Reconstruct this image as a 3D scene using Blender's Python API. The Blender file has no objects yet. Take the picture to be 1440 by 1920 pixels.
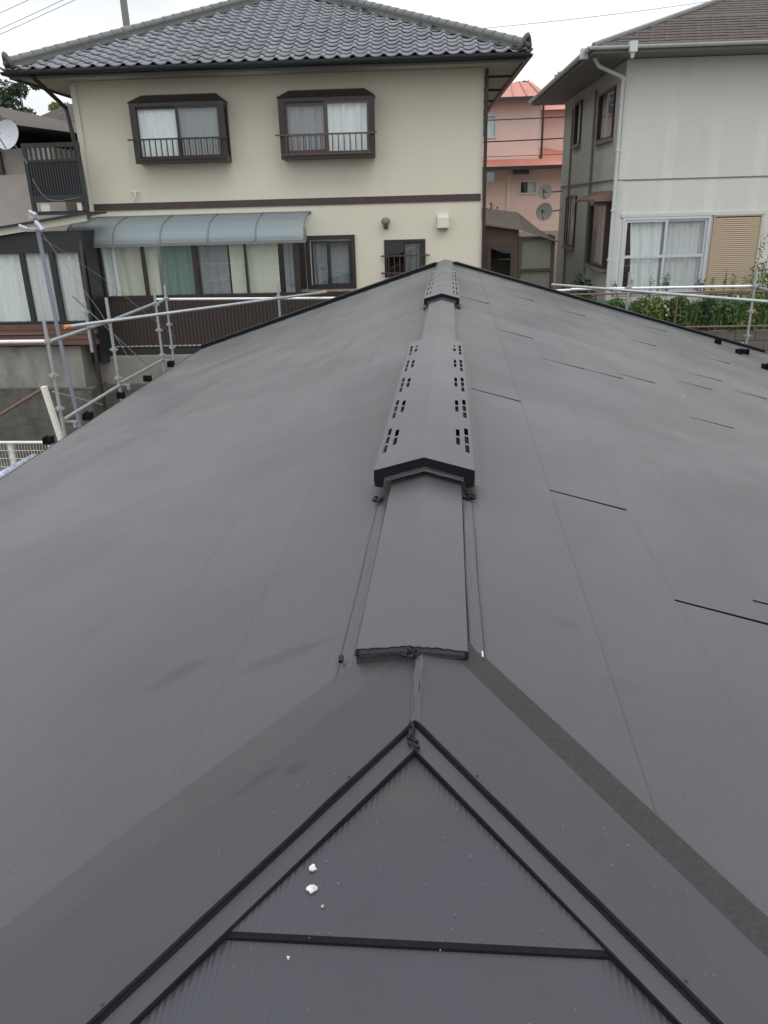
import bpy, math, random
from mathutils import Vector, Matrix
random.seed(7)
SC = bpy.context.scene
COL = SC.collection
# ------------------------------------------------------------------ camera
cam_data = bpy.data.cameras.new("camera"); cam = bpy.data.objects.new("camera", cam_data); COL.objects.link(cam)
SC.camera = cam
def _basis():
    f, s, ax, ay = 1450.0, .027, 842 - 720.0, 385 - 960.0
    yn = -f * f / (ax * s + ay); xn = s * yn
    down = Vector((xn, yn, f)).normalized(); Y = Vector((ax, ay, f)).normalized(); up = -down; X = Y.cross(up)
    return X, Y, up
_X, _Y, _U = _basis()
right = Vector((_X[0], _Y[0], _U[0])); dwn = Vector((_X[1], _Y[1], _U[1])); fwd = Vector((_X[2], _Y[2], _U[2]))
M = Matrix((right, -dwn, -fwd)).transposed().to_4x4()
cam.matrix_world = M
cam_data.sensor_fit = 'VERTICAL'; cam_data.sensor_height = 36.0; cam_data.lens = 1450 / 1920 * 36.0
cam_data.clip_start = .05; cam_data.clip_end = 1500
# ------------------------------------------------------------------ world: overcast sky
world = bpy.data.worlds.new("World"); SC.world = world; world.use_nodes = True
nt = world.node_tree; nt.nodes.clear()
SUN_EL, SUN_AZ = math.radians(58), math.radians(150)
def N(t, kind, **kw):
    n = t.nodes.new(kind)
    for k, v in kw.items(): setattr(n, k, v)
    return n
out = N(nt, 'ShaderNodeOutputWorld'); bg = N(nt, 'ShaderNodeBackground'); bg.inputs['Strength'].default_value = .1
sky = N(nt, 'ShaderNodeTexSky', sky_type='NISHITA', sun_disc=False, sun_elevation=SUN_EL, sun_rotation=SUN_AZ)
tc = N(nt, 'ShaderNodeTexCoord'); sep = N(nt, 'ShaderNodeSeparateXYZ'); nt.links.new(tc.outputs['Generated'], sep.inputs[0])
mr = N(nt, 'ShaderNodeMapRange'); nt.links.new(sep.outputs['Z'], mr.inputs['Value'])
mr.inputs['From Min'].default_value = 0; mr.inputs['From Max'].default_value = 1; mr.inputs['To Min'].default_value = 9.6; mr.inputs['To Max'].default_value = 21
mp = N(nt, 'ShaderNodeMapping'); mp.inputs['Scale'].default_value = (1, 1, 3.5); nt.links.new(tc.outputs['Generated'], mp.inputs[0])
nz = N(nt, 'ShaderNodeTexNoise'); nz.inputs['Scale'].default_value = 2.2; nz.inputs['Detail'].default_value = 5; nt.links.new(mp.outputs[0], nz.inputs['Vector'])
nr = N(nt, 'ShaderNodeMapRange'); nt.links.new(nz.outputs['Fac'], nr.inputs['Value'])
nr.inputs['From Min'].default_value = .3; nr.inputs['From Max'].default_value = .7; nr.inputs['To Min'].default_value = .66; nr.inputs['To Max'].default_value = 1.14
mul = N(nt, 'ShaderNodeMath', operation='MULTIPLY'); nt.links.new(mr.outputs[0], mul.inputs[0]); nt.links.new(nr.outputs[0], mul.inputs[1])
cc = N(nt, 'ShaderNodeCombineColor')
for i, k in enumerate((.975, .995, 1.02)):
    m2 = N(nt, 'ShaderNodeMath', operation='MULTIPLY'); m2.inputs[1].default_value = k
    nt.links.new(mul.outputs[0], m2.inputs[0]); nt.links.new(m2.outputs[0], cc.inputs[i])
mx = N(nt, 'ShaderNodeMix', data_type='RGBA'); mx.inputs['Factor'].default_value = .93
nt.links.new(sky.outputs[0], mx.inputs['A']); nt.links.new(cc.outputs[0], mx.inputs['B'])
nt.links.new(mx.outputs['Result'], bg.inputs['Color']); nt.links.new(bg.outputs[0], out.inputs[0])
sd = bpy.data.lights.new("sun", 'SUN'); sd.energy = .6; sd.angle = math.radians(35); sd.color = (1, .97, .93)
sun = bpy.data.objects.new("sun", sd); COL.objects.link(sun)
d = Vector((math.sin(SUN_AZ) * math.cos(SUN_EL), math.cos(SUN_AZ) * math.cos(SUN_EL), math.sin(SUN_EL)))
sun.rotation_euler = d.to_track_quat('Z', 'Y').to_euler()
SC.view_settings.view_transform = 'Standard'; SC.view_settings.look = 'None'; SC.view_settings.exposure = .1; SC.view_settings.gamma = 1
SC.render.engine = 'CYCLES'
# ------------------------------------------------------------------ materials
MATS = {}
def mat(name, col, rough=.6, var=.12, vscale=2.5, bump=0, bscale=60, metal=0, spec=.5, stretch=(1, 1, 1), dirt=0, dscale=.8, dcol=(.1, .09, .08), world_space=False, extra=None):
    m = bpy.data.materials.new(name); m.use_nodes = True; t = m.node_tree; p = t.nodes['Principled BSDF']
    p.inputs['Roughness'].default_value = rough; p.inputs['Metallic'].default_value = metal; p.inputs['Specular IOR Level'].default_value = spec
    if world_space:
        g = N(t, 'ShaderNodeNewGeometry'); src = g.outputs['Position']
    else:
        g = N(t, 'ShaderNodeTexCoord'); src = g.outputs['Object']
    mpn = N(t, 'ShaderNodeMapping'); mpn.inputs['Scale'].default_value = stretch; t.links.new(src, mpn.inputs[0])
    n1 = N(t, 'ShaderNodeTexNoise'); n1.inputs['Scale'].default_value = vscale; n1.inputs['Detail'].default_value = 6; n1.inputs['Roughness'].default_value = .6
    t.links.new(mpn.outputs[0], n1.inputs['Vector'])
    r = N(t, 'ShaderNodeMapRange'); r.inputs['From Min'].default_value = .25; r.inputs['From Max'].default_value = .75
    r.inputs['To Min'].default_value = 1 - var; r.inputs['To Max'].default_value = 1 + var; t.links.new(n1.outputs['Fac'], r.inputs['Value'])
    vm = N(t, 'ShaderNodeVectorMath', operation='SCALE'); vm.inputs[0].default_value = col; t.links.new(r.outputs[0], vm.inputs['Scale'])
    last = vm.outputs[0]
    if dirt:
        n2 = N(t, 'ShaderNodeTexNoise'); n2.inputs['Scale'].default_value = dscale; n2.inputs['Detail'].default_value = 8; n2.inputs['Roughness'].default_value = .7
        t.links.new(mpn.outputs[0], n2.inputs['Vector'])
        r2 = N(t, 'ShaderNodeMapRange'); r2.inputs['From Min'].default_value = .48; r2.inputs['From Max'].default_value = .72; r2.inputs['To Max'].default_value = dirt
        t.links.new(n2.outputs['Fac'], r2.inputs['Value'])
        mm = N(t, 'ShaderNodeMix', data_type='RGBA'); t.links.new(r2.outputs[0], mm.inputs['Factor']); t.links.new(last, mm.inputs['A']); mm.inputs['B'].default_value = (*dcol, 1)
        last = mm.outputs['Result']
    if extra: last = extra(t, src, last, p)
    t.links.new(last, p.inputs['Base Color'])
    if bump:
        n3 = N(t, 'ShaderNodeTexNoise'); n3.inputs['Scale'].default_value = bscale; n3.inputs['Detail'].default_value = 4; t.links.new(mpn.outputs[0], n3.inputs['Vector'])
        b = N(t, 'ShaderNodeBump'); b.inputs['Strength'].default_value = bump; b.inputs['Distance'].default_value = .01
        t.links.new(n3.outputs['Fac'], b.inputs['Height']); t.links.new(b.outputs[0], p.inputs['Normal'])
    MATS[name] = m
    return m
def blobs(spots, dark):   # wear stains with a shape of their own: (x, y, rx, ry, angle) in plan
    def f(t, src, last, p):
        nn = N(t, 'ShaderNodeTexNoise'); nn.inputs['Scale'].default_value = 7; nn.inputs['Detail'].default_value = 5; t.links.new(src, nn.inputs['Vector'])
        for (x, y, rx, ry, a, st) in spots:
            mp_ = N(t, 'ShaderNodeMapping', vector_type='TEXTURE'); mp_.inputs['Location'].default_value = (x, y, 0); mp_.inputs['Rotation'].default_value = (0, 0, a); mp_.inputs['Scale'].default_value = (rx, ry, 1000)
            t.links.new(src, mp_.inputs[0]); ln = N(t, 'ShaderNodeVectorMath', operation='LENGTH'); t.links.new(mp_.outputs[0], ln.inputs[0])
            ad = N(t, 'ShaderNodeMath', operation='MULTIPLY_ADD'); ad.inputs[1].default_value = 1.6; t.links.new(nn.outputs['Fac'], ad.inputs[0]); t.links.new(ln.outputs['Value'], ad.inputs[2])
            r = N(t, 'ShaderNodeMapRange', interpolation_type='SMOOTHSTEP'); r.inputs['From Min'].default_value = 1.95; r.inputs['From Max'].default_value = 1.15; r.inputs['To Min'].default_value = 0; r.inputs['To Max'].default_value = st
            t.links.new(ad.outputs[0], r.inputs['Value'])
            mm = N(t, 'ShaderNodeMix', data_type='RGBA'); t.links.new(r.outputs[0], mm.inputs['Factor']); t.links.new(last, mm.inputs['A']); mm.inputs['B'].default_value = (*dark, 1)
            last = mm.outputs['Result']
        return last
    return f
def sheen(spots, dark):   # stains, uneven gloss and a patchy sheen added to brighten grazing views
    b_ = blobs(spots, dark)
    def f(t, src, last, p):
        last = b_(t, src, last, p); p.inputs['Sheen Roughness'].default_value = .4   # sheen lobe stands in for brighter reflection at grazing angles
        mp_ = N(t, 'ShaderNodeMapping'); mp_.inputs['Scale'].default_value = (.8, 1.5, 1); mp_.inputs['Rotation'].default_value = (0, 0, .25); t.links.new(src, mp_.inputs[0])
        n_ = N(t, 'ShaderNodeTexNoise'); n_.inputs['Scale'].default_value = 1.3; n_.inputs['Detail'].default_value = 2; n_.inputs['Roughness'].default_value = .45; t.links.new(mp_.outputs[0], n_.inputs['Vector'])
        r = N(t, 'ShaderNodeMapRange'); r.inputs['From Min'].default_value = .3; r.inputs['From Max'].default_value = .7; r.inputs['To Min'].default_value = .40; r.inputs['To Max'].default_value = .50
        t.links.new(n_.outputs['Fac'], r.inputs['Value']); t.links.new(r.outputs[0], p.inputs['Roughness'])
        mq = N(t, 'ShaderNodeMapping'); mq.inputs['Scale'].default_value = (1.0, .8, 1); mq.inputs['Rotation'].default_value = (0, 0, -.35); t.links.new(src, mq.inputs[0])
        n4 = N(t, 'ShaderNodeTexNoise'); n4.inputs['Scale'].default_value = .9; n4.inputs['Detail'].default_value = 5; n4.inputs['Roughness'].default_value = .6; n4.inputs['Distortion'].default_value = .6; t.links.new(mq.outputs[0], n4.inputs['Vector'])
        r4 = N(t, 'ShaderNodeMapRange'); r4.inputs['From Min'].default_value = .3; r4.inputs['From Max'].default_value = .7; r4.inputs['To Min'].default_value = .13; r4.inputs['To Max'].default_value = .29
        t.links.new(n4.outputs['Fac'], r4.inputs['Value']); t.links.new(r4.outputs[0], p.inputs['Sheen Weight'])
        n2 = N(t, 'ShaderNodeTexNoise'); n2.inputs['Scale'].default_value = 170; n2.inputs['Detail'].default_value = 2; t.links.new(src, n2.inputs['Vector'])
        r2 = N(t, 'ShaderNodeMapRange'); r2.inputs['From Min'].default_value = .35; r2.inputs['From Max'].default_value = .65; r2.inputs['To Min'].default_value = .86; r2.inputs['To Max'].default_value = 1.14; t.links.new(n2.outputs['Fac'], r2.inputs['Value'])
        v = N(t, 'ShaderNodeVectorMath', operation='SCALE'); t.links.new(last, v.inputs[0]); t.links.new(r2.outputs[0], v.inputs['Scale'])
        return v.outputs[0]
    return f
def grazing_sheen(t, src, last, p):  # even sheen added so the metal lightens at grazing view
    p.inputs['Sheen Weight'].default_value = .2; p.inputs['Sheen Roughness'].default_value = .4
    return last
ROOFC = (.039, .0388, .0435)
m_panel = mat('roof_panel_metal', ROOFC, .36, .1, 1.4, .08, 260, spec=.62, stretch=(.8, 1.1, 1), dirt=.3, dscale=.8, dcol=(.032, .031, .0325), world_space=True,
              extra=sheen([(-.71, 1.735, .10, .042, .5, .75), (-.41, 1.675, .15, .035, .25, .65), (-.285, 1.25, .03, .025, 0, .7), (.33, 1.86, .05, .04, 0, .5), (-1.71, 2.87, .03, .03, 0, .6), (.42, 1.62, .06, .03, .4, .35), (-1.2, 2.2, .12, .03, .5, .2)], (.018, .017, .0175)))
m_cap = mat('roof_cap_metal', (.036, .0375, .0455), .42, .12, 2.6, .15, 300, spec=.45, dirt=.3, dscale=3.1, dcol=(.030, .030, .034), world_space=True,
            extra=blobs([(-.285, 1.19, .03, .022, 0, .6), (-.37, 1.18, .05, .012, .7, .5)], (.018, .018, .021)))
m_smooth = mat('worn_dull_metal', (.035, .0342, .0372), .45, .1, 3, .15, 260, spec=.42, dirt=.4, dscale=2.5, dcol=(.033, .032, .033), world_space=True, extra=grazing_sheen)
m_grit = mat('grit_coating', (.037, .0357, .0355), .7, .3, 120, .7, 200, spec=.3, dirt=.3, dscale=6, dcol=(.02, .019, .018), world_space=True)
def emboss(inner):
    def f(t, src, last, p):
        last = inner(t, src, last, p)
        w = N(t, 'ShaderNodeTexWave', wave_type='BANDS', bands_direction='X'); w.inputs['Scale'].default_value = 33; w.inputs['Distortion'].default_value = 3.5; w.inputs['Detail'].default_value = 3; w.inputs['Detail Scale'].default_value = 2
        mp_ = N(t, 'ShaderNodeMapping'); mp_.inputs['Scale'].default_value = (1, .12, 1); t.links.new(src, mp_.inputs[0]); t.links.new(mp_.outputs[0], w.inputs['Vector'])
        n_ = N(t, 'ShaderNodeTexNoise'); n_.inputs['Scale'].default_value = 260; t.links.new(src, n_.inputs['Vector']); ad = N(t, 'ShaderNodeMath', operation='MULTIPLY_ADD'); ad.inputs[1].default_value = .5
        t.links.new(n_.outputs['Fac'], ad.inputs[0]); t.links.new(w.outputs['Fac'], ad.inputs[2])
        b = N(t, 'ShaderNodeBump'); b.inputs['Strength'].default_value = .38; b.inputs['Distance'].default_value = .0013; t.links.new(ad.outputs[0], b.inputs['Height']); t.links.new(b.outputs[0], p.inputs['Normal'])
        return last
    return f
m_hip = mat('embossed_panel_metal', (.033, .034, .043), .45, .12, 3.0, 0, 42, spec=.45, dirt=.35, dscale=3.5, dcol=(.028, .0275, .029), world_space=True,
            extra=emboss(blobs([(-.07, 1.09, .09, .05, 0, .5), (-.13, 1.0, .05, .03, .3, .3), (.2, .89, .03, .06, .8, .35)], (.045, .04, .035))))
m_black = mat('black_edge', (.008, .009, .011), .8, .2, 20, .2, 200, spec=.15)
m_sealant = mat('black_sealant', (.012, .013, .015), .4, .3, 60, .9, 90, spec=.3)
m_underlay = mat('black_underlay', (.01, .01, .01), .8)
m_cream = mat('cream_siding', (.64, .61, .5), .75, .045, .9, .25, 90, dirt=.22, dscale=.9, dcol=(.42, .4, .31), stretch=(2.2, 2.2, .22))
m_creamlight = mat('cream_trim', (.62, .6, .5), .6, .05)
m_brown = mat('brown_aluminium', (.026, .019, .018), .4, .15, 8)
m_dbrown = mat('dark_brown_band', (.06, .036, .033), .55, .15, 6)
m_dark = mat('charcoal_gutter', (.02, .022, .026), .4, .15, 6)
def per_tile(t, src, last, p):
    oi = N(t, 'ShaderNodeObjectInfo'); r = N(t, 'ShaderNodeMapRange'); r.inputs['To Min'].default_value = .78; r.inputs['To Max'].default_value = 1.2; t.links.new(oi.outputs['Random'], r.inputs['Value'])
    v = N(t, 'ShaderNodeVectorMath', operation='SCALE'); t.links.new(last, v.inputs[0]); t.links.new(r.outputs[0], v.inputs['Scale']); return v.outputs[0]
m_tile = mat('glazed_grey_roof_tile', (.14, .15, .17), .27, .25, 3, .15, 30, spec=.7, dirt=.35, dscale=4, dcol=(.07, .07, .07), world_space=True, extra=per_tile)
m_ridget = mat('grey_ridge_tile', (.1, .105, .105), .42, .25, 5, .2, 30, dirt=.6, dscale=9, dcol=(.16, .155, .12), world_space=True)
m_soffit = mat('soffit_board', (.48, .46, .41), .8, .05)
m_gsoffit = mat('grey_soffit_board', (.2, .2, .2), .8, .05)
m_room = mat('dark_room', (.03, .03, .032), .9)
m_curtain = mat('white_curtain', (.8, .82, .81), .9, .08, 8, stretch=(4, 1, .3))
m_curtlight = mat('pale_grey_curtain', (.66, .67, .66), .9, .08, 8, stretch=(4, 1, .3))
m_blind = mat('cream_blind', (.64, .63, .52), .9, .04, 4)
m_curtgrey = mat('grey_curtain', (.26, .27, .285), .9, .1, 8, stretch=(4, 1, .3))
m_teal = mat('teal_curtain', (.17, .26, .235), .9, .12, 6, stretch=(4, 1, .3))
m_alu = mat('silver_aluminium', (.55, .57, .6), .4, .06, metal=.2)
m_galv = mat('galvanised_steel', (.42, .44, .45), .38, .18, 14, .1, 40, metal=.55)
m_bright = mat('new_galvanised_steel', (.72, .73, .74), .3, .08, 10, metal=.35)
m_rust = mat('rusty_orange_cap', (.5, .22, .09), .7, .3, 20)
m_mast = mat('blue_grey_mast', (.2, .22, .27), .5, .1, 5)
m_white = mat('white_plastic', (.75, .74, .68), .5, .1, 5, dirt=.25, dscale=5, dcol=(.4, .36, .28))
m_wood = mat('weathered_brown_wood', (.16, .1, .07), .7, .3, 4, .3, 30, stretch=(1, 1, 6))
m_deck = mat('reddish_brown_board', (.12, .06, .045), .6, .3, 5, .2, 30, stretch=(.3, 1, 5))
m_skirt = mat('brown_corrugated_cladding', (.038, .028, .024), .6, .25, 3, stretch=(1, 1, .2))
m_conc = mat('stained_concrete', (.24, .23, .205), .9, .25, 1.6, .6, 25, dirt=.8, dscale=1.4, dcol=(.07, .066, .058), stretch=(1, 1, .5))
m_cdark = mat('dark_weathered_stone', (.10, .093, .082), .95, .3, 2, .8, 18, dirt=.8, dscale=1.8, dcol=(.04, .038, .034))
m_block = mat('brown_grey_block', (.13, .115, .1), .9, .2, 4, .5, 40, dirt=.5, dscale=3, dcol=(.06, .055, .05))
m_soil = mat('earth_and_gravel', (.11, .095, .075), .95, .3, 3, .8, 30, dirt=.6, dscale=.7, dcol=(.06, .07, .035))
m_asph = mat('far_ground', (.12, .12, .1), .95, .3, .3)
m_slate = mat('brown_slate', (.064, .049, .042), .85, .5, 7, .4, 30, stretch=(1, .6, 1), dirt=.3, dscale=9, dcol=(.09, .08, .075))
m_ggutter = mat('pale_grey_gutter', (.52, .54, .53), .5, .08, 3)
m_pipe = mat('pale_grey_pipe', (.5, .51, .49), .5, .08, 3)
m_conduit = mat('grey_conduit', (.17, .17, .165), .6, .1, 3)
m_beige = mat('beige_shutter', (.42, .33, .22), .5, .06, 3)
m_pink = mat('pink_render', (.7, .5, .44), .8, .05, .6, dirt=.2, dscale=.5, dcol=(.5, .3, .27))
m_red = mat('coral_red_roof', (.44, .165, .12), .55, .14, 1.5, dirt=.4, dscale=1.2, dcol=(.5, .24, .2))
m_palewall = mat('pale_cream_wall', (.72, .66, .55), .8, .05)
m_pale2 = mat('warm_grey_wall', (.4, .36, .33), .8, .1)
m_shedroof = mat('tan_felt_roof', (.21, .175, .14), .8, .15, 3)
m_shedwood = mat('shed_brown_board', (.13, .095, .07), .7, .2, 3, stretch=(1, 1, .3))
m_fibre = mat('translucent_green_panel', (.25, .26, .2), .5, .08, 4)
m_dish = mat('grey_dish_mesh', (.5, .5, .48), .5, .15, 6)
m_dishw = mat('white_dish', (.42, .44, .47), .45, .08, 6)
m_leaf = mat('garden_leaf', (.07, .13, .035), .6, .75, 11)
m_leafl = mat('yellow_green_leaf', (.14, .18, .05), .6, .7, 11)
m_leafd = mat('dark_leaf', (.028, .05, .02), .55, .5, 3)
m_flower = mat('white_flower', (.75, .75, .6), .7)
m_stem = mat('plant_stem', (.07, .09, .03), .8)
m_rail = mat('brown_painted_rail', (.17, .1, .07), .55, .15, 4)
m_flake = mat('white_paint_flake', (.5, .5, .47), .85, .35, 90)
m_hood = mat('cream_vent_hood', (.66, .64, .55), .5, .05)
m_woodframe = mat('worn_brown_sash', (.085, .055, .048), .5, .25, 12)
m_cable = mat('black_cable', (.02, .02, .022), .6)
m_wire = mat('bare_wire', (.3, .3, .3), .5, metal=.6)
def stains(t, src, last, p):
    # grime panels between cleaner vertical strips over the studs
    s = N(t, 'ShaderNodeSeparateXYZ'); t.links.new(src, s.inputs[0])
    nn = N(t, 'ShaderNodeTexNoise'); nn.inputs['Scale'].default_value = 1.7; nn.inputs['Detail'].default_value = 5; t.links.new(src, nn.inputs['Vector'])
    nf = N(t, 'ShaderNodeMath', operation='MULTIPLY_ADD'); nf.inputs[1].default_value = .1; t.links.new(nn.outputs['Fac'], nf.inputs[0]); t.links.new(s.outputs['X'], nf.inputs[2])
    md = N(t, 'ShaderNodeMath', operation='PINGPONG'); md.inputs[1].default_value = .455; sh = N(t, 'ShaderNodeMath', operation='ADD'); sh.inputs[1].default_value = 10 * .91 + .31
    t.links.new(nf.outputs[0], sh.inputs[0]); t.links.new(sh.outputs[0], md.inputs[0])
    r = N(t, 'ShaderNodeMapRange', interpolation_type='SMOOTHSTEP'); r.inputs['From Min'].default_value = .09; r.inputs['From Max'].default_value = .13; t.links.new(md.outputs[0], r.inputs['Value'])
    zz = N(t, 'ShaderNodeMath', operation='MULTIPLY_ADD'); zz.inputs[1].default_value = .6; t.links.new(nn.outputs['Fac'], zz.inputs[0]); t.links.new(s.outputs['Z'], zz.inputs[2])
    up = N(t, 'ShaderNodeMapRange', interpolation_type='SMOOTHSTEP'); up.inputs['From Min'].default_value = 4.65; up.inputs['From Max'].default_value = 4.25; up.inputs['To Min'].default_value = .0; up.inputs['To Max'].default_value = 1
    t.links.new(zz.outputs[0], up.inputs['Value'])
    pr = N(t, 'ShaderNodeMath', operation='MULTIPLY'); t.links.new(r.outputs[0], pr.inputs[0]); t.links.new(up.outputs[0], pr.inputs[1])
    sc = N(t, 'ShaderNodeMath', operation='MULTIPLY'); sc.inputs[1].default_value = .2; t.links.new(pr.outputs[0], sc.inputs[0])
    mm = N(t, 'ShaderNodeMix', data_type='RGBA'); t.links.new(sc.outputs[0], mm.inputs['Factor']); t.links.new(last, mm.inputs['A']); mm.inputs['B'].default_value = (.47, .47, .435, 1)
    return mm.outputs['Result']
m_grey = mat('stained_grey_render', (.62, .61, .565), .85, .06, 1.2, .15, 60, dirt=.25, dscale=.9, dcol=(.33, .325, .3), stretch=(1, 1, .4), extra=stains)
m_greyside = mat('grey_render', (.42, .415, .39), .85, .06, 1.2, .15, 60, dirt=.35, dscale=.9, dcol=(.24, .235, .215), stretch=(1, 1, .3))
def glass(name, tint, refl):
    m = bpy.data.materials.new(name); m.use_nodes = True; t = m.node_tree; t.nodes.clear()
    o = N(t, 'ShaderNodeOutputMaterial'); tr = N(t, 'ShaderNodeBsdfTransparent'); tr.inputs[0].default_value = (*tint, 1)
    gl = N(t, 'ShaderNodeBsdfGlossy'); gl.inputs['Roughness'].default_value = .03
    fr = N(t, 'ShaderNodeFresnel'); fr.inputs[0].default_value = refl; ms = N(t, 'ShaderNodeMixShader')
    nz_ = N(t, 'ShaderNodeTexNoise'); nz_.inputs['Scale'].default_value = 1.5; g = N(t, 'ShaderNodeTexCoord'); t.links.new(g.outputs['Object'], nz_.inputs['Vector'])
    b = N(t, 'ShaderNodeBump'); b.inputs['Strength'].default_value = .15; b.inputs['Distance'].default_value = .02; t.links.new(nz_.outputs['Fac'], b.inputs['Height']); t.links.new(b.outputs[0], gl.inputs['Normal'])
    gg = N(t, 'ShaderNodeNewGeometry'); iv = N(t, 'ShaderNodeMath', operation='SUBTRACT'); iv.inputs[0].default_value = 1; t.links.new(gg.outputs['Backfacing'], iv.inputs[1]); fm = N(t, 'ShaderNodeMath', operation='MULTIPLY'); t.links.new(fr.outputs[0], fm.inputs[0]); t.links.new(iv.outputs[0], fm.inputs[1])
    t.links.new(fm.outputs[0], ms.inputs[0]); t.links.new(tr.outputs[0], ms.inputs[1]); t.links.new(gl.outputs[0], ms.inputs[2]); t.links.new(ms.outputs[0], o.inputs[0])
    MATS[name] = m; return m
m_glass = glass('window_glass', (.95, .97, .97), 2.1)
def translucent(name, col, clear=.3):
    m = bpy.data.materials.new(name); m.use_nodes = True; t = m.node_tree; t.nodes.clear()
    o = N(t, 'ShaderNodeOutputMaterial'); a = N(t, 'ShaderNodeBsdfTranslucent'); a.inputs[0].default_value = (*col, 1)
    tr = N(t, 'ShaderNodeBsdfTransparent'); tr.inputs[0].default_value = (*col, 1)
    gl = N(t, 'ShaderNodeBsdfPrincipled'); gl.inputs['Base Color'].default_value = (*[c * .6 for c in col], 1); gl.inputs['Roughness'].default_value = .25
    m1 = N(t, 'ShaderNodeMixShader'); m1.inputs[0].default_value = clear; m2 = N(t, 'ShaderNodeMixShader'); m2.inputs[0].default_value = .36
    t.links.new(a.outputs[0], m1.inputs[1]); t.links.new(tr.outputs[0], m1.inputs[2]); t.links.new(m1.outputs[0], m2.inputs[1]); t.links.new(gl.outputs[0], m2.inputs[2]); t.links.new(m2.outputs[0], o.inputs[0])
    MATS[name] = m; return m
m_canopy = translucent('smoky_canopy_sheet', (.72, .84, .9), .5)
m_mesh = mat('white_wire', (.7, .7, .66), .5)
# ------------------------------------------------------------------ mesh builder and object helpers
OFF = {}
class MB:
    def __init__(s): s.v = []; s.f = []
    def quad(s, *pts):
        i = len(s.v); s.v += [tuple(p) for p in pts]; s.f.append(tuple(range(i, i + len(pts)))); return s
    def hexa(s, b, t):   # bottom ring of 4, top ring of 4 (ccw seen from above)
        i = len(s.v); s.v += [tuple(p) for p in b] + [tuple(p) for p in t]
        s.f += [(i + 3, i + 2, i + 1, i), (i + 4, i + 5, i + 6, i + 7)] + [(i + k, i + (k + 1) % 4, i + 4 + (k + 1) % 4, i + 4 + k) for k in range(4)]; return s
    def box(s, x0, x1, y0, y1, z0, z1):
        return s.hexa([(x0, y0, z0), (x1, y0, z0), (x1, y1, z0), (x0, y1, z0)], [(x0, y0, z1), (x1, y0, z1), (x1, y1, z1), (x0, y1, z1)])
    def prism(s, prof, axis, a, b):   # prof: list of 2d points in the two other axes, extruded from a to b along axis
        def P(p, w): return (w, p[0], p[1]) if axis == 'x' else (p[0], w, p[1]) if axis == 'y' else (p[0], p[1], w)
        n = len(prof); i = len(s.v); s.v += [P(p, a) for p in prof] + [P(p, b) for p in prof]
        s.f += [(i + k, i + (k + 1) % n, i + n + (k + 1) % n, i + n + k) for k in range(n)] + [tuple(range(i + n - 1, i - 1, -1)), tuple(range(i + n, i + 2 * n))]; return s
    def tube(s, pts, r, n=8, cap=True, r2=None):
        pts = [Vector(p) for p in pts]; rings = []
        for k, p in enumerate(pts):
            d = (pts[min(k + 1, len(pts) - 1)] - pts[max(k - 1, 0)]).normalized()
            a = d.orthogonal().normalized() if k == 0 else (a - d * a.dot(d)).normalized()
            b = d.cross(a); rr = r if r2 is None else r + (r2 - r) * k / (len(pts) - 1)
            i = len(s.v); s.v += [tuple(p + (a * math.cos(2 * math.pi * j / n) + b * math.sin(2 * math.pi * j / n)) * rr) for j in range(n)]; rings.append(i)
        for q in range(len(rings) - 1):
            i, j = rings[q], rings[q + 1]
            s.f += [(i + k, i + (k + 1) % n, j + (k + 1) % n, j + k) for k in range(n)]
        if cap: s.f += [tuple(range(rings[0] + n - 1, rings[0] - 1, -1)), tuple(range(rings[-1], rings[-1] + n))]
        return s
    def grid(s, fn, nu, nv):
        i = len(s.v)
        for a in range(nu + 1):
            for b in range(nv + 1): s.v.append(tuple(fn(a / nu, b / nv)))
        for a in range(nu):
            for b in range(nv):
                k = i + a * (nv + 1) + b; s.f.append((k, k + 1, k + nv + 2, k + nv + 1))
        return s
    def mesh(s, name, m, off=(0, 0, 0), smooth=False):
        me = bpy.data.meshes.new(name); me.from_pydata([(x - off[0], y - off[1], z - off[2]) for x, y, z in s.v], [], s.f)
        me.materials.append(m)
        if smooth:
            for p in me.polygons: p.use_smooth = True
        me.update(); return me
    def build(s, name, m, parent=None, smooth=False, off=None):
        if off is None: off = OFF.get(parent.name, (0, 0, 0)) if parent else (0, 0, 0)
        o = bpy.data.objects.new(name, s.mesh(name, m, off, smooth)); COL.objects.link(o)
        if parent: o.parent = parent
        OFF[o.name] = off
        return o
def ring(mb, x0, x1, z0, z1, y0, y1, w, wb=None):   # rectangular frame facing y
    wb = wb or w
    mb.box(x0, x0 + w, y0, y1, z0, z1); mb.box(x1 - w, x1, y0, y1, z0, z1)
    mb.box(x0 + w, x1 - w, y0, y1, z1 - w, z1); mb.box(x0 + w, x1 - w, y0, y1, z0, z0 + wb); return mb
def put(me, name, parent, loc, rot=(0, 0, 0)):   # another copy of a shared mesh
    o = bpy.data.objects.new(name, me); COL.objects.link(o); o.parent = parent
    f = OFF[parent.name]; o.location = (loc[0] - f[0], loc[1] - f[1], loc[2] - f[2]); o.rotation_euler = rot; return o
def tag(o, label, cat, group=None):
    o['label'] = label; o['category'] = cat
    if group: o['group'] = group
    return o
def thing(name, label, cat, loc, rot=0, group=None, frame=False):
    o = bpy.data.objects.new(name, None); o.empty_display_size = .3; COL.objects.link(o); o.location = loc; o.rotation_euler = (0, 0, rot)
    OFF[o.name] = (0, 0, loc[2]) if frame else tuple(loc)
    return tag(o, label, cat, group)
def struct(name, mb, m, smooth=False):
    o = mb.build(name, m, None, smooth); o['kind'] = 'structure'; return o
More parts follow.
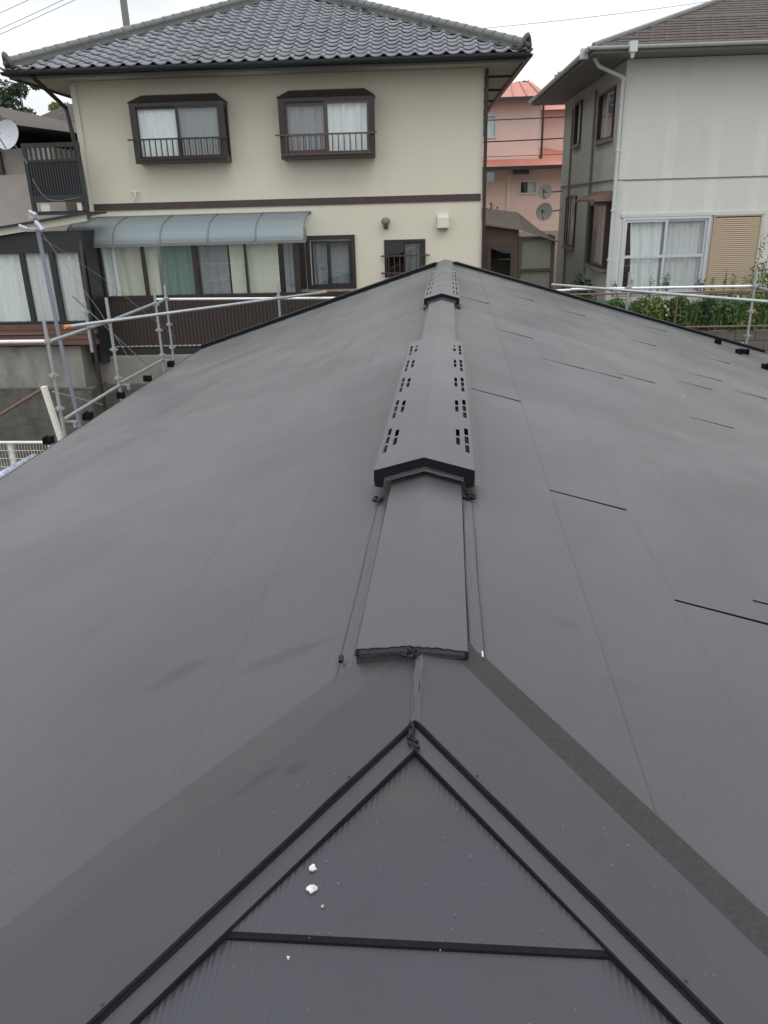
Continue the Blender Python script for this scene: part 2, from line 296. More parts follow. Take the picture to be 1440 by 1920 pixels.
def wall(mb, x0, x1, z0, z1, y, t, holes, flip=False):   # wall in local xz plane with reveals going to y+t; flip: wall in yz plane at x=y
    xs = sorted({x0, x1, *[h[0] for h in holes], *[h[1] for h in holes]}); zs = sorted({z0, z1, *[h[2] for h in holes], *[h[3] for h in holes]})
    P = (lambda a, b, c: (b, a, c)) if flip else (lambda a, b, c: (a, b, c))
    for i in range(len(xs) - 1):
        for j in range(len(zs) - 1):
            cx, cz = (xs[i] + xs[i + 1]) / 2, (zs[j] + zs[j + 1]) / 2
            if any(h[0] < cx < h[1] and h[2] < cz < h[3] for h in holes): continue
            mb.quad(P(xs[i], y, zs[j]), P(xs[i + 1], y, zs[j]), P(xs[i + 1], y, zs[j + 1]), P(xs[i], y, zs[j + 1]))
    for a, b, c, d_ in holes:
        mb.quad(P(a, y, c), P(a, y + t, c), P(a, y + t, d_), P(a, y, d_)); mb.quad(P(b, y, c), P(b, y, d_), P(b, y + t, d_), P(b, y + t, c))
        mb.quad(P(a, y, c), P(b, y, c), P(b, y + t, c), P(a, y + t, c)); mb.quad(P(a, y, d_), P(a, y + t, d_), P(b, y + t, d_), P(b, y, d_))
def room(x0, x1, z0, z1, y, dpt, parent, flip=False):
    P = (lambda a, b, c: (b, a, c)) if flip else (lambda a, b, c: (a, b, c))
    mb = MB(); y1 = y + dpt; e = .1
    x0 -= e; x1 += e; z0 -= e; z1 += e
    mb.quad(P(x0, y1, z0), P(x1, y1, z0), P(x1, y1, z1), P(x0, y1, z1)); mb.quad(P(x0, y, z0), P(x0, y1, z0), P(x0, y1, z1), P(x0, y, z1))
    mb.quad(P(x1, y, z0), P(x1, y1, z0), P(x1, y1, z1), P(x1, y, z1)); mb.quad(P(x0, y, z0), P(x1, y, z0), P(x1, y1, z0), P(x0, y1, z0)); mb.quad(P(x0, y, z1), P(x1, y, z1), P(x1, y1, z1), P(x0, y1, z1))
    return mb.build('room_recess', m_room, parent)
def curtain(x0, x1, z0, z1, y, m, parent, amp=.03, wl=.16, flip=False, name='curtain', gather=0):
    n = max(12, int((x1 - x0) / .025)); ph = random.random() * 6
    def fn(a, b):
        x = x0 + (x1 - x0) * a + gather * (1 - b) * (1 - a); yy = y + amp * math.sin(a * (x1 - x0) / wl * 6.283 + ph + .5 * math.sin(b * 3)) * (1 - .3 * b) + amp * .5 * math.sin(a * 17 + ph)
        z = z0 + (z1 - z0) * b
        return (yy, x, z) if flip else (x, yy, z)
    return MB().grid(fn, n, 4).build(name, m, parent, smooth=True)
# ------------------------------------------------------------------ ground
g = MB(); g.quad((-400, -200, -5.2), (400, -200, -5.2), (400, 16.55, -5.2), (-400, 16.55, -5.2)); struct('ground', g, m_soil)
g = MB(); g.box(-60, 1.9, 17.05, 60, -5.25, -3.1); g.quad((-400, 60, -3.1), (400, 60, -3.1), (400, 900, -3.1), (-400, 900, -3.1)); struct('neighbour_terrace', g, m_asph)
g = MB(); g.box(1.9, 60, 16.72, 60, -5.25, -2.62); struct('garden_terrace', g, m_soil)
g = MB()
def hill(a, b):
    x = -500 + 1000 * a; y = 380 + 300 * b
    return (x, y, -3.2 + (10 + 4 * math.sin(a * 9) + 3 * math.sin(a * 23)) * math.sin(b * math.pi / 2))
g.grid(hill, 60, 4); struct('far_hills', g, m_leafd)
# ------------------------------------------------------------------ own house with the metal roof
XR, ZR, PR, PL = -.06, -.95, .293, .318
YA, HR, HL, PH = 1.24, .912, .84, .27
def fan(u, Y): return u * (1 + .02 * (Y - 2.5))
def RP(u, Y, side, dz=0):
    dx = fan(u, Y); p = PR if side > 0 else PL
    return (XR + side * dx, Y, ZR - p * dx + dz)
def hipY(u, side):
    k = HR if side > 0 else HL; Y = YA
    for _ in range(12): Y = YA - fan(u, Y) / k
    return Y
house = thing('dark_grey_roofed_house', 'nearest house seen along the ridge of its dark grey metal roof', 'house', (0.3, 6, -5.2))
body = MB(); body.box(-3.6, 4.6, -2.7, 14.1, -5.2, -2.75); body.quad((-3.6, 14.05, -2.75), (4.6, 14.05, -2.75), (XR, 14.05, ZR - .1)); body.build('wall', m_cream, house)
u_ = MB()
for side, ue in ((1, 4.62), (-1, 3.72)):
    y0 = hipY(ue, side); u_.quad(RP(0, YA, side, -.014), RP(0, 14.5, side, -.014), RP(ue, 14.5, side, -.014), RP(ue, y0, side, -.014))
yr, yl = hipY(4.62, 1), hipY(3.72, -1)
u_.build('underlay', m_underlay, house)
bnd = [.16 + .31 * k for k in range(16)]
RIGHTJ = {0: [4.52, 9.5], 1: [3.0, 7.5], 2: [2.23, 6.49, 11.65], 3: [2.41, 6.56], 4: [6.84, 11.55], 5: [5.67], 6: [7.47, 10.13], 7: [8.38], 8: [7.96, 13.0], 9: [10.6], 10: [9.2], 11: [8.6], 12: [11.2]}
for side, ue in ((1, 4.60), (-1, 3.70)):
    for k in range(16):
        sh_ = .035 if side < 0 else 0
        ua = bnd[k] + sh_ if k else .08; ub = min(bnd[k + 1] + sh_ if k < 15 else 9, ue)
        if ua >= ue - .02: break
        js = RIGHTJ.get(k, []) if side > 0 else [4.0 + (k * 1.37) % 2.5, 9.1 + (k * .77) % 2.2]
        gap = .010 if side > 0 else .001
        ys = [None] + sorted(js) + [14.44]
        for q in range(len(ys) - 1):
            y1 = ys[q + 1] - (gap / 2 if q < len(ys) - 2 else 0)
            ya, yb = (hipY(ua, side), hipY(ub, side)) if q == 0 else (ys[q] + gap / 2,) * 2
            if gap > .005 and q > 0:
                A_, B_ = RP(ua, ya, side, -.004), RP(ub, yb, side, -.002)
                MB().hexa([A_, B_, (B_[0], B_[1] + .003, B_[2]), (A_[0], A_[1] + .003, A_[2])], [(A_[0], A_[1], A_[2] + .005), (B_[0], B_[1], B_[2] + .0085 + .0006 * ya), (B_[0], B_[1] + .003, B_[2] + .0085 + .0006 * ya), (A_[0], A_[1] + .003, A_[2] + .005)]).build('joint_edge', m_black, house)
            ug = ub - ((.0026 + .0005 * k) if side > 0 else (.0018 + .0003 * k))
            T = [RP(ua, ya, side, .001), RP(ug, yb, side, .006), RP(ug, y1, side, .006), RP(ua, y1, side, .001)]
            B = [(x, y, z - .0065) for x, y, z in T]
            if side < 0: T = T[::-1]; B = B[::-1]
            MB().hexa(B, T).build('roof_panel', m_panel, house)
# small-faced front (hip) courses toward the camera
def HP(x, Y, dz=0): return (x, Y, ZR - PH * (YA - Y) + dz)
ycs = [1.24, .856, .545, .235, -.075, -.385, -.7, -1.0, -1.3, -1.6, -1.9, -2.2, -2.5, -2.8, min(yr, yl)]
for a, b in zip(ycs[:-1], ycs[1:]):
    xa0, xa1, xb0, xb1 = XR - (YA - a) * HL, XR + (YA - a) * HR, XR - (YA - b) * HL, XR + (YA - b) * HR
    T = [HP(xb0, b, .013), HP(xb1, b, .013), HP(xa1, a, .002), HP(xa0, a, .002)]
    MB().hexa([(x, y, z - .013) for x, y, z in T], T).build('hip_panel', m_hip, house)
    MB().hexa([HP(xb0 + .03, b - .0062, -.004), HP(xb1 - .03, b - .0062, -.004), HP(xb1 - .03, b, -.002), HP(xb0 + .03, b, -.002)],
              [HP(xb0 + .03, b - .0062, .0085), HP(xb1 - .03, b - .0062, .0085), HP(xb1 - .03, b, .0115), HP(xb0 + .03, b, .0115)]).build('panel_edge', m_black, house)  # step face coloured black to carry its shadow
# hip flashings: wide blue-grey sheet and grit strip on the main slope, drop edge, narrow channel on the hip face
for side, k, nw, gw, tn, tg in ((1, HR, .27, .13, .20, .0), (-1, HL, .40, .15, -.16, .0)):
    ue = 4.6 if side > 0 else 3.7
    def at(u, w, dz):   # w: distance measured along Y away from the hip line, on the main slope
        return RP(u, hipY(u, side) + w, side, dz)
    n = 24
    for w0, w1, dz, m, nm in ((0, nw, .026, m_cap, 'hip_flashing'), (nw, nw + gw, .0135, m_grit if side > 0 else m_smooth, 'grit_strip')):
        mb = MB(); n = 60
        tp = lambda a: tn * max(0, .6 - ue * a)
        top = lambda a, b: at(ue * a, (w0 + (tp(a) if w0 else 0)) * (1 - b) + (w1 + tp(a)) * b, dz - (.012 * b if nm == 'hip_flashing' else .003 * b))
        mb.grid(top, n, 3)
        if side > 0 or nm == 'hip_flashing': mb.grid(lambda a, b: Vector(at(ue * a, w1 + tp(a), (dz - .012 if nm == 'hip_flashing' else dz - .003))) - Vector((0, 0, .012 * b)), n, 1)
        mb.build(nm, m, house, smooth=False)
    n = 24
    # drop edge: thin vertical fold with rounded lip, its shade put in as black
    mb = MB()
    pts = [Vector(at(ue * (i / 90) ** 1.3, 0, .026 + .0006 * math.sin(i * 1.1))) + Vector((.0007 * math.sin(i * .7), .0007 * math.sin(i * 1.9), 0)) for i in range(91)]
    mb.tube(pts, .0034, 6)
    mb.grid(lambda a, b: Vector(at(ue * a, 0, .026)) - Vector((0, 0, .009 * b)) + Vector((-side * .0042 * b, -.0042 * b, 0)), n, 1)
    mb.build('drop_edge', m_black, house)
    # channel on the hip face between drop edge and inner edge
    mb = MB(); inner = []
    for i in range(n + 1):
        u = ue * i / n; p = Vector(at(u, 0, 0)); w = .052
        q = Vector((p.x - side * .0, p.y - w, 0)); 
        dirh = Vector((side * k, -1, 0)).normalized(); nrm = Vector((-side * abs(dirh.y), -abs(dirh.x), 0))
        e = p + nrm * (.018 + .019 * 1) ; inner.append((p, e))
    m0 = len(mb.v)
    strip = []
    for p, e in inner:
        a_ = HP(p.x, p.y, .019); b_ = HP(e.x, e.y, .019)
        strip.append((a_, b_))
    # trim at the meridian where both channels meet
    i0 = 0
    for i in range(n):
        a0, b0 = strip[i]; a1, b1 = strip[i + 1]
        if i == 0:
            t = (XR - b0[0]) / (b1[0] - b0[0]) if abs(b1[0] - b0[0]) > 1e-6 else 0
            b0 = tuple(b0[j] + (b1[j] - b0[j]) * t for j in range(3)); first = b0
        mb.quad(a0, b0, b1, a1) if side > 0 else mb.quad(a0, a1, b1, b0)
    mb.build('hip_channel', m_smooth if side < 0 else m_cap, house)
    mb = MB(); line = [first] + [s_[1] for s_ in strip[1:]]
    line = [tuple(p) for p in line]
    mb.grid(lambda a, b: Vector(line[min(int(round(a * (len(line) - 1))), len(line) - 1)]) - Vector((side * .0015 * b, .0015 * b, .012 * b)), len(line) - 1, 1)
    mb.tube([Vector(p) - Vector((0, 0, .002)) for p in line], .0026, 5)
    mb.build('channel_edge', m_black, house)  # black colour stands in for shade along the inner fold
    if side > 0: apex_in = first
# sealant at the apex and along the seam up to the ridge cap
mb = MB()
for i in range(9):
    mb.tube([(XR - .004 + random.uniform(-.008, .008), YA - .002 - i * .0065, HP(0, YA - i * .0065)[2] + .028), (XR + random.uniform(-.012, .012), YA - .008 - i * .0065, HP(0, YA - .006 - i * .0065)[2] + .024)], .0035, 6)
mb.build('apex_sealant', m_sealant, house, smooth=True)
mb = MB()
mb.grid(lambda a, b: (XR - .0055 + .011 * a + .004 * math.sin(b * 9) * .5, 1.235 + .235 * b, ZR + .0295 + .0015 * (1 - abs(2 * a - 1))), 2, 12)
for sx in (-.0065, .0065):
    mb.tube([(XR + sx + .0015 * math.sin(i * 1.7), 1.232 + .0245 * i, ZR + .028) for i in range(10)], .0022, 5)
mb.build('seam_tape', m_smooth, house)
# ridge cap
CX = -.082
def cap_run(y0, y1, name='ridge_cap', hw=.128, zc=-.9, vee=0):
    sl = .29
    prof = [(-hw - .037, zc - hw * sl - .058), (-hw - .034, zc - hw * sl - .050), (-hw - .002, zc - hw * sl - .040), (-hw, zc - hw * sl), (0, zc), (hw, zc - hw * sl), (hw + .002, zc - hw * sl - .040), (hw + .034, zc - hw * sl - .050), (hw + .037, zc - hw * sl - .058)]
    cx0 = CX + .002
    mb = MB(); mb.grid(lambda a, b: (cx0 + (0.018 * (b * (y1 - y0) + y0 - 1.5) / 13) + prof[int(round(a * 8))][0], y0 + vee * abs(prof[int(round(a * 8))][0]) * (1 - b) + (y1 - y0) * b, prof[int(round(a * 8))][1]), 8, 2)
    i = len(mb.v)
    Yv = lambda x: y0 + vee * abs(x)
    for x, z in ((-hw, zc - hw * sl), (0, zc), (hw, zc - hw * sl)): mb.v += [(cx0 + x, Yv(x), z), (cx0 + x, Yv(x) - .003, z - (.013 if vee else .05))]
    mb.f += [(i, i + 1, i + 3, i + 2), (i + 2, i + 3, i + 5, i + 4)]
    return mb.build(name, m_panel, house)
cap_run(1.495, 2.75, zc=-.913, vee=.33); cap_run(5.36, 8.3); cap_run(11.5, 14.56)
# black beads round the front lip of the cap
mb = MB()
def bead(p0, p1, r, n=14, j=.0016):
    p0 = Vector(p0); p1 = Vector(p1)
    mb.tube([p0.lerp(p1, i / n) + Vector((0, random.uniform(-j, j), random.uniform(-j, j))) for i in range(n + 1)], r, 6)
zc = -.913; hw = .128
Yv = lambda x: 1.493 + .33 * abs(x)
E_ = lambda x, dy, dz: (CX + .002 + x, Yv(x) + dy, zc - abs(x) * .29 + dz)
for x0_, x1_, r1, r2 in ((-hw, 0, .0022, .0020), (0, hw, .0024, .003)):
    bead(E_(x0_, 0, .001), E_(x1_, 0, .001), r1 * .7); bead(E_(x0_, -.010, -.015), E_(x1_, -.005, -.0135), r2 * .8)
for sx in (-1, 1): bead(E_(sx * hw, 0, 0), E_(sx * hw, -.007, -.011), .004, 4)
mb.build('cap_sealant', m_sealant, house, smooth=True)
mb = MB(); mb.quad(E_(-hw, -.003, -.010), E_(-hw, -.003, -.05), E_(0, -.003, -.05), E_(0, -.003, -.010)); mb.quad(E_(0, -.003, -.010), E_(0, -.003, -.05), E_(hw, -.003, -.05), E_(hw, -.003, -.010)); mb.build('cap_end_closure', m_smooth, house)
mb = MB()
for i in range(18):
    a = random.uniform(0, 6.28); r = random.uniform(0, .015); x, y = CX + .004 + r * math.cos(a) * .9, 1.470 + r * math.sin(a) * 1.2
    a2 = random.uniform(0, 3.1); dl = random.uniform(.006, .013)
    mb.tube([(x, y, -.926 + random.uniform(0, .014)), (x + dl * math.cos(a2), y + dl * math.sin(a2) * .6, -.924 + random.uniform(0, .012))], .0028, 5)
mb.build('sealant_lump', m_sealant, house, smooth=True)
# flank joint strips beside the first cap run
for sx in (-1, 1):   # flat tape strip with a rolled edge each side
    X_ = lambda o_, i: CX + sx * (o_ + .0012 * math.sin(i * 1.3)); Z_ = lambda o_: ZR - (PR if sx > 0 else PL) * abs(CX + sx * o_ - XR)
    mb = MB(); mb.grid(lambda a, b: (X_(.135 + .034 * a, b * 8), 1.50 + 1.08 * b, Z_(.135 + .034 * a) + .0105 - .003 * abs(2 * a - 1) ** 4), 8, 10); mb.build('flank_tape', m_panel, house)
    mb = MB(); mb.tube([(X_(.172, i), 1.50 + i * .12, Z_(.172) + .008) for i in range(10)], .0018, 5); mb.tube([(X_(.150, i), 1.50 + i * .12, Z_(.150) + .0098) for i in range(10)], .0012, 4); mb.build('flank_joint_bead', m_smooth, house)
mb = MB()
mb.tube([(CX - .166, 1.545, -.99), (CX - .166, 1.562, -.985)], .006, 6); mb.tube([(CX + .155, 1.56, -.985), (CX + .168, 1.552, -.984)], .0035, 6); mb.tube([(CX + .172, 1.535, -.99), (CX + .182, 1.528, -.989)], .0035, 6)
mb.build('bead_end', m_sealant, house)
mb = MB(); mb.box(CX + .164, CX + .168, 1.565, 1.59, -.985, -.9805); mb.build('adhesive_tab', m_flake, house)
# ridge vents with real slots
def vent(y0, y1, ystart, ngroup):
    cx = CX - .003 + .02 * (y0 - 2.6) / 8; hw = .182; zc = -.84; sl = .275
    xo = [0, .118, .133, .153, .169, hw]
    ys = [y0]; holes = []
    for q in range(ngroup):
        for s_ in range(3): holes.append((3, ystart + q * .525 + s_ * .122, ystart + q * .525 + s_ * .122 + .098))
        for s_ in range(2): holes.append((1, ystart + .075 + q * .525 + s_ * .122, ystart + .075 + q * .525 + s_ * .122 + .098))
    for _, a, b in holes: ys += [a, b]
    ys.append(y1); ys = sorted(set(round(v, 4) for v in ys))
    mb = MB()
    for side in (1, -1):
        for c in range(5):
            for i in range(len(ys) - 1):
                ym = (ys[i] + ys[i + 1]) / 2
                if c in (1, 3) and any(h[0] == c and h[1] < ym < h[2] for h in holes): continue
                A, B = xo[c], xo[c + 1]
                q = [(cx + side * A, ys[i], zc - sl * A), (cx + side * B, ys[i], zc - sl * B), (cx + side * B, ys[i + 1], zc - sl * B), (cx + side * A, ys[i + 1], zc - sl * A)]
                mb.quad(*(q if side > 0 else q[::-1]))
        # skirt and flange
        for (a, b) in (((hw, zc - sl * hw), (hw + .003, zc - sl * hw - .055)), ((hw + .003, zc - sl * hw - .055), (hw + .03, zc - sl * hw - .063))):
            mb.quad((cx + side * a[0], y0, a[1]), (cx + side * b[0], y0, b[1]), (cx + side * b[0], y1, b[1]), (cx + side * a[0], y1, a[1]))
    v = mb.build('ridge_vent', m_panel, house)
    for yy, th in ((y0 + .001, .028), (y1 - .03, .028)):
        mb = MB()   # dark end piece, chevron with legs
        for side in (1, -1):
            a, b = [(0, zc - .0015), (hw - .001, zc - sl * hw - .0015)], [(0, zc - .032), (hw - .034, zc - sl * hw - .024)]
            P = lambda p, y: (cx + side * p[0], y, p[1])
            legs = [(hw - .001, zc - sl * hw - .0015), (hw - .001, zc - sl * hw - .062), (hw - .030, zc - sl * hw - .068), (hw - .036, zc - sl * hw - .026), (0, zc - .032), (0, zc - .0015)]
            i = len(mb.v); mb.v += [P(p, yy) for p in legs] + [P(p, yy + th) for p in legs]; n = 6
            mb.f += [(i, i + 1, i + 2, i + 3), (i, i + 3, i + 4, i + 5), (i + 6, i + 7, i + 8, i + 9), (i + 6, i + 9, i + 10, i + 11)] + [(i + k, i + (k + 1) % n, i + n + (k + 1) % n, i + n + k) for k in range(n)]
        mb.build('vent_end_piece', m_black, v)
    mb = MB(); mb.quad((cx - hw + .01, y0 + .1, zc - .075), (cx + hw - .01, y0 + .1, zc - .075), (cx + hw - .01, y1 - .1, zc - .075), (cx - hw + .01, y1 - .1, zc - .075))
    for side in (1, -1): mb.quad((cx + side * .1, y0 + .03, zc - .07), (cx + side * .1, y1 - .03, zc - .07), (cx + side * .1, y1 - .03, zc - .035), (cx + side * .1, y0 + .03, zc - .035))
    mb.build('vent_baffle', m_underlay, v)
    mb = MB()   # corrugated closure under the front arch and sealant lumps at the feet
    for q in range(4):
        mb.tube([(cx + (i / 10 - .5) * 2 * .142, y0 + .012 - .004 * q, zc - .036 - .005 * q - abs(i / 10 - .5) * 2 * .142 * sl + random.uniform(-.001, .001)) for i in range(11)], .0034, 5)
    mb.build('closure_foam', m_smooth, v)
    for side in (1, -1):
        mb = MB()
        for _ in range(9):
            x = cx + side * (.165 + random.uniform(-.012, .02)); y = y0 + random.uniform(-.05, .01); z = ZR - .3 * abs(x - XR) + .012
            mb.tube([(x, y, z), (x + random.uniform(-.015, .015), y - random.uniform(0, .02), z + random.uniform(0, .01))], .006, 5)
        mb.build('foot_sealant', m_sealant, v, smooth=True)
    return v
vent(2.66, 5.47, 2.86, 5); vent(8.25, 11.75, 8.5, 6)
# far rake trims
for side, ue in ((1, 4.62), (-1, 3.72)):
    for nm, m, y0, y1, z0, z1, st in (('rake_trim', m_cap, 14.47, 14.62, .02, .072, .0), ('rake_lip', m_black, 14.455, 14.468, -.005, .062, .01), ('rake_channel', m_black, 14.33, 14.45, .004, .016, .03), ('rake_strip', m_conduit, 14.30, 14.328, .006, .024, .0)):
        A, B = RP(.14, y0, side), RP(ue, y0, side); A1, B1 = RP(.14, y1, side), RP(ue, y1, side)
        R_ = lambda p, z: (p[0], p[1], p[2] + z)
        ringb = [R_(A, z0), R_(B, z0), R_(B1, z0), R_(A1, z0)]; ringt = [R_(A, z1), R_(B, z1), R_(B1, z1), R_(A1, z1)]
        if side < 0: ringb.reverse(); ringt.reverse()
        if nm == 'rake_strip' and side < 0: continue
        MB().hexa(ringb, ringt).build(nm, m, house)
mb = MB(); 
for side, ue in ((1, 4.62), (-1, 3.72)):
    A, B = RP(0, 14.6, side), RP(ue, 14.6, side); mb.quad((A[0], 14.62, A[2] + .05), (B[0], 14.62, B[2] + .05), (B[0], 14.62, B[2] - .2), (A[0], 14.62, A[2] - .2))
mb.build('barge_board', m_dark, house)
# eaves: gutters
mb = MB()
for side, ue in ((1, 4.66), (-1, 3.77)):
    y0 = hipY(ue, side)
    a, b = RP(ue, y0, side, -.07), RP(ue, 14.55, side, -.07)
    for k in range(2):
        pass
    n = 10
    mb.grid(lambda s_, t_: Vector(a).lerp(Vector(b), s_) + Vector((side * (.055 - .055 * math.cos(t_ * math.pi)), 0, -.06 * math.sin(t_ * math.pi))), 1, n)
    mb.quad(Vector(a) + Vector((-side * .02, 0, 0)), Vector(b) + Vector((-side * .02, 0, 0)), Vector(b) + Vector((-side * .02, 0, -.22)), Vector(a) + Vector((-side * .02, 0, -.22)))
mb.build('eaves_gutter', m_wood, house, smooth=True)
# snow guards: black bracket with an upright flag and a foot
def guard(x, y, p):
    z = ZR - p * abs(x - XR) + .006; s = 1 if x > 0 else -1; mb = MB()
    for dx in (-.035, .035):
        mb.box(x + dx - .004, x + dx + .004, y - .06, y + .06, z, z + .075)
    mb.box(x - .045, x + .045, y - .05, y + .05, z - .004, z + .006); mb.box(x - .05, x + .05, y - .01, y - .004, z + .01, z + .08)
    return mb.build('snow_guard', m_black, house)
for x, y in ((-4.65, 12.67), (-4.72, 12.9), (-4.55, 11.37), (-4.62, 11.5), (-4.48, 10.15), (-4.38, 8.88), (-4.42, 9.0), (-4.33, 7.8), (-4.24, 6.5), (-4.12, 5.2)): guard(x, y, PL)
for x, y in ((4.54, 13.6), (4.60, 12.75), (4.83, 13.1), (4.49, 11.35), (4.4, 10.1), (4.3, 8.9)): guard(x, y, PR)
# rivet heads along the hip flashings and vent wings
rv = MB().grid(lambda a, b: (.0032 * math.sin(b * 1.57) * math.cos(a * 6.283), .0032 * math.sin(b * 1.57) * math.sin(a * 6.283), .0018 * math.cos(b * 1.57)), 8, 2).mesh('rivet', m_smooth)
for q in range(5):
    for sx in (-1, 1): put(rv, 'rivet', house, (CX + sx * .10, 2.97 + q * .525, -.84 - .275 * .1 + .0002))
for (u, sd2) in ((.12, 1), (.42, 1), (.12, -1), (.45, -1)):
    p = RP(u, hipY(u, sd2) + .02, sd2, .027); put(rv, 'rivet', house, p)
# litter lying on the roof
def flake(x, y, z, r, name, label, m, cat='flake', grp=None):
    mb = MB(); n = 11; i = 0; r *= .8; pts = [(x + r * random.uniform(.3, 1.2) * math.cos(6.283 * k / n), y + r * random.uniform(.6, 1.3) * math.sin(6.283 * k / n), z + random.uniform(0, .002)) for k in range(n)]
    mb.v = pts + [(a, b, c - .003) for a, b, c in pts]; mb.f = [tuple(range(n))] + [(k, k + n, (k + 1) % n + n, (k + 1) % n) for k in range(n)]
    o = mb.build(name, m, None); tag(o, label, cat, grp); return o
def hz(y): return HP(0, y, .0135)[2] - .011 * max(0, (y - .856)) / .384
flake(-.215, .925, hz(.925) + .003, .011, 'plaster_crumb', 'larger jagged white crumb on the front roof triangle near its left edge', m_flake, 'crumb')
flake(-.219, .958, hz(.958) + .003, .008, 'plaster_crumb', 'smaller faded white crumb just above the jagged one on the roof triangle', m_flake, 'crumb')
flake(-.194, .898, hz(.898) + .003, .0028, 'plaster_crumb', 'tiny white speck just below and right of the jagged crumb', m_flake, 'crumb')
flake(-.235, .82, hz(.82) + .004, .003, 'plaster_crumb', 'tiny white speck below the black panel edge, left of centre', m_flake, 'crumb')
mb = MB()
for i in range(330):
    t = random.random()
    if t < .35: x = random.uniform(-.4, .4); y = random.uniform(.7, 1.15); 
    else: x = random.uniform(-2.5, 4.5); y = random.uniform(1, 12) ** 1.0
    dx = x - XR; side = 1 if dx > 0 else -1
    hy = YA - abs(dx) / (HR if side > 0 else HL)
    z = HP(0, y, .015)[2] if y < hy - .05 else ZR - (PR if side > 0 else PL) * abs(dx) + .03 if y < hy + .33 else ZR - (PR if side > 0 else PL) * abs(dx) + .008
    if abs(x - CX) < .19 and y > 1.3: continue
    if hy - .05 <= y < hy + .02: continue
    r = random.uniform(.0004, .0011) * (1 + y * .3); a = random.random() * 3.14
    c, s_ = math.cos(a) * r, math.sin(a) * r
    mb.hexa([(x - c, y - s_, z - .002), (x + s_ * .5, y - c * .5, z - .002), (x + c, y + s_, z - .002), (x - s_ * .5, y + c * .5, z - .002)], [(x - c, y - s_, z + .001), (x + s_ * .5, y - c * .5, z + .001), (x + c, y + s_, z + .001), (x - s_ * .5, y + c * .5, z + .001)])
o = mb.build('roof_grit', mat('pale_grit', (.2, .195, .18), .8, .4, 40)); tag(o, 'pale crumbs of grit scattered over the dark metal roof', 'grit'); o['kind'] = 'stuff'
flake(3.0, 6.6, ZR - PR * 3.06 + .012, .018, 'plaster_crumb', 'pale scrap on the right roof slope between the staggered panel joints', m_flake, 'crumb')
flake(1.96, 6.55, ZR - PR * 2.02 + .012, .014, 'plaster_crumb', 'pale scrap beside the row of three panel joints on the right slope', m_flake, 'crumb')
# ------------------------------------------------------------------ cream house
ROT = math.atan(.04)
cream = thing('cream_house', 'two-storey cream house with brown bay windows and wavy grey tiled hip roof', 'house', (0, 18.5, -3.1), ROT, frame=True)
X0, X1 = -8.07, .72
holesU = [(-6.72, -5.0, 1.05, 2.12), (-3.5, -1.75, 1.05, 2.12)]
holesL = [(-7.05, -4.75, -2.2, -.6), (-4.75, -3.45, -2.2, -.6), (-3.1, -2.2, -1.66, -.7), (-1.46, -.53, -1.5, -.69)]
mb = MB(); wall(mb, X0, X1, .23, 2.66, 0, .15, holesU); wall(mb, X0, X1, -3.1, .08, 0, .15, holesL); mb.quad((X0, 0, .08), (X1, 0, .08), (X1, 0, .23), (X0, 0, .23))
mb.quad((X1, 0, -3.1), (X1, 8.6, -3.1), (X1, 8.6, 2.66), (X1, 0, 2.66)); mb.quad((X0, 0, -3.1), (X0, 0, 2.66), (X0, 8.6, 2.66), (X0, 8.6, -3.1)); mb.quad((X0, 8.6, -3.1), (X0, 8.6, 2.66), (X1, 8.6, 2.66), (X1, 8.6, -3.1))
w_ = mb.build('wall', m_cream, cream)
for x in (-7.02, -4.78, -3.68, -1.45, -.42): MB().box(x - .005, x + .005, -.004, 0, .24, 1.0 if -7 < x < -1.4 else 2.6).build('siding_joint', m_cream, w_)
MB().box(X0 + .02, X1 - .03, -.028, -.001, .08, .225).build('storey_band', m_dbrown, cream)
MB().box(X0 - .03, X0 + .09, -.05, -.001, -3.1, 2.6).build('corner_post', m_creamlight, cream)
def pane_glass(x0, x1, z0, z1, y, parent, flip=False):
    mb = MB()
    if flip: mb.box(y, y + .006, x0, x1, z0, z1)
    else: mb.box(x0, x1, y, y + .006, z0, z1)
    return mb.build('pane', m_glass, parent)
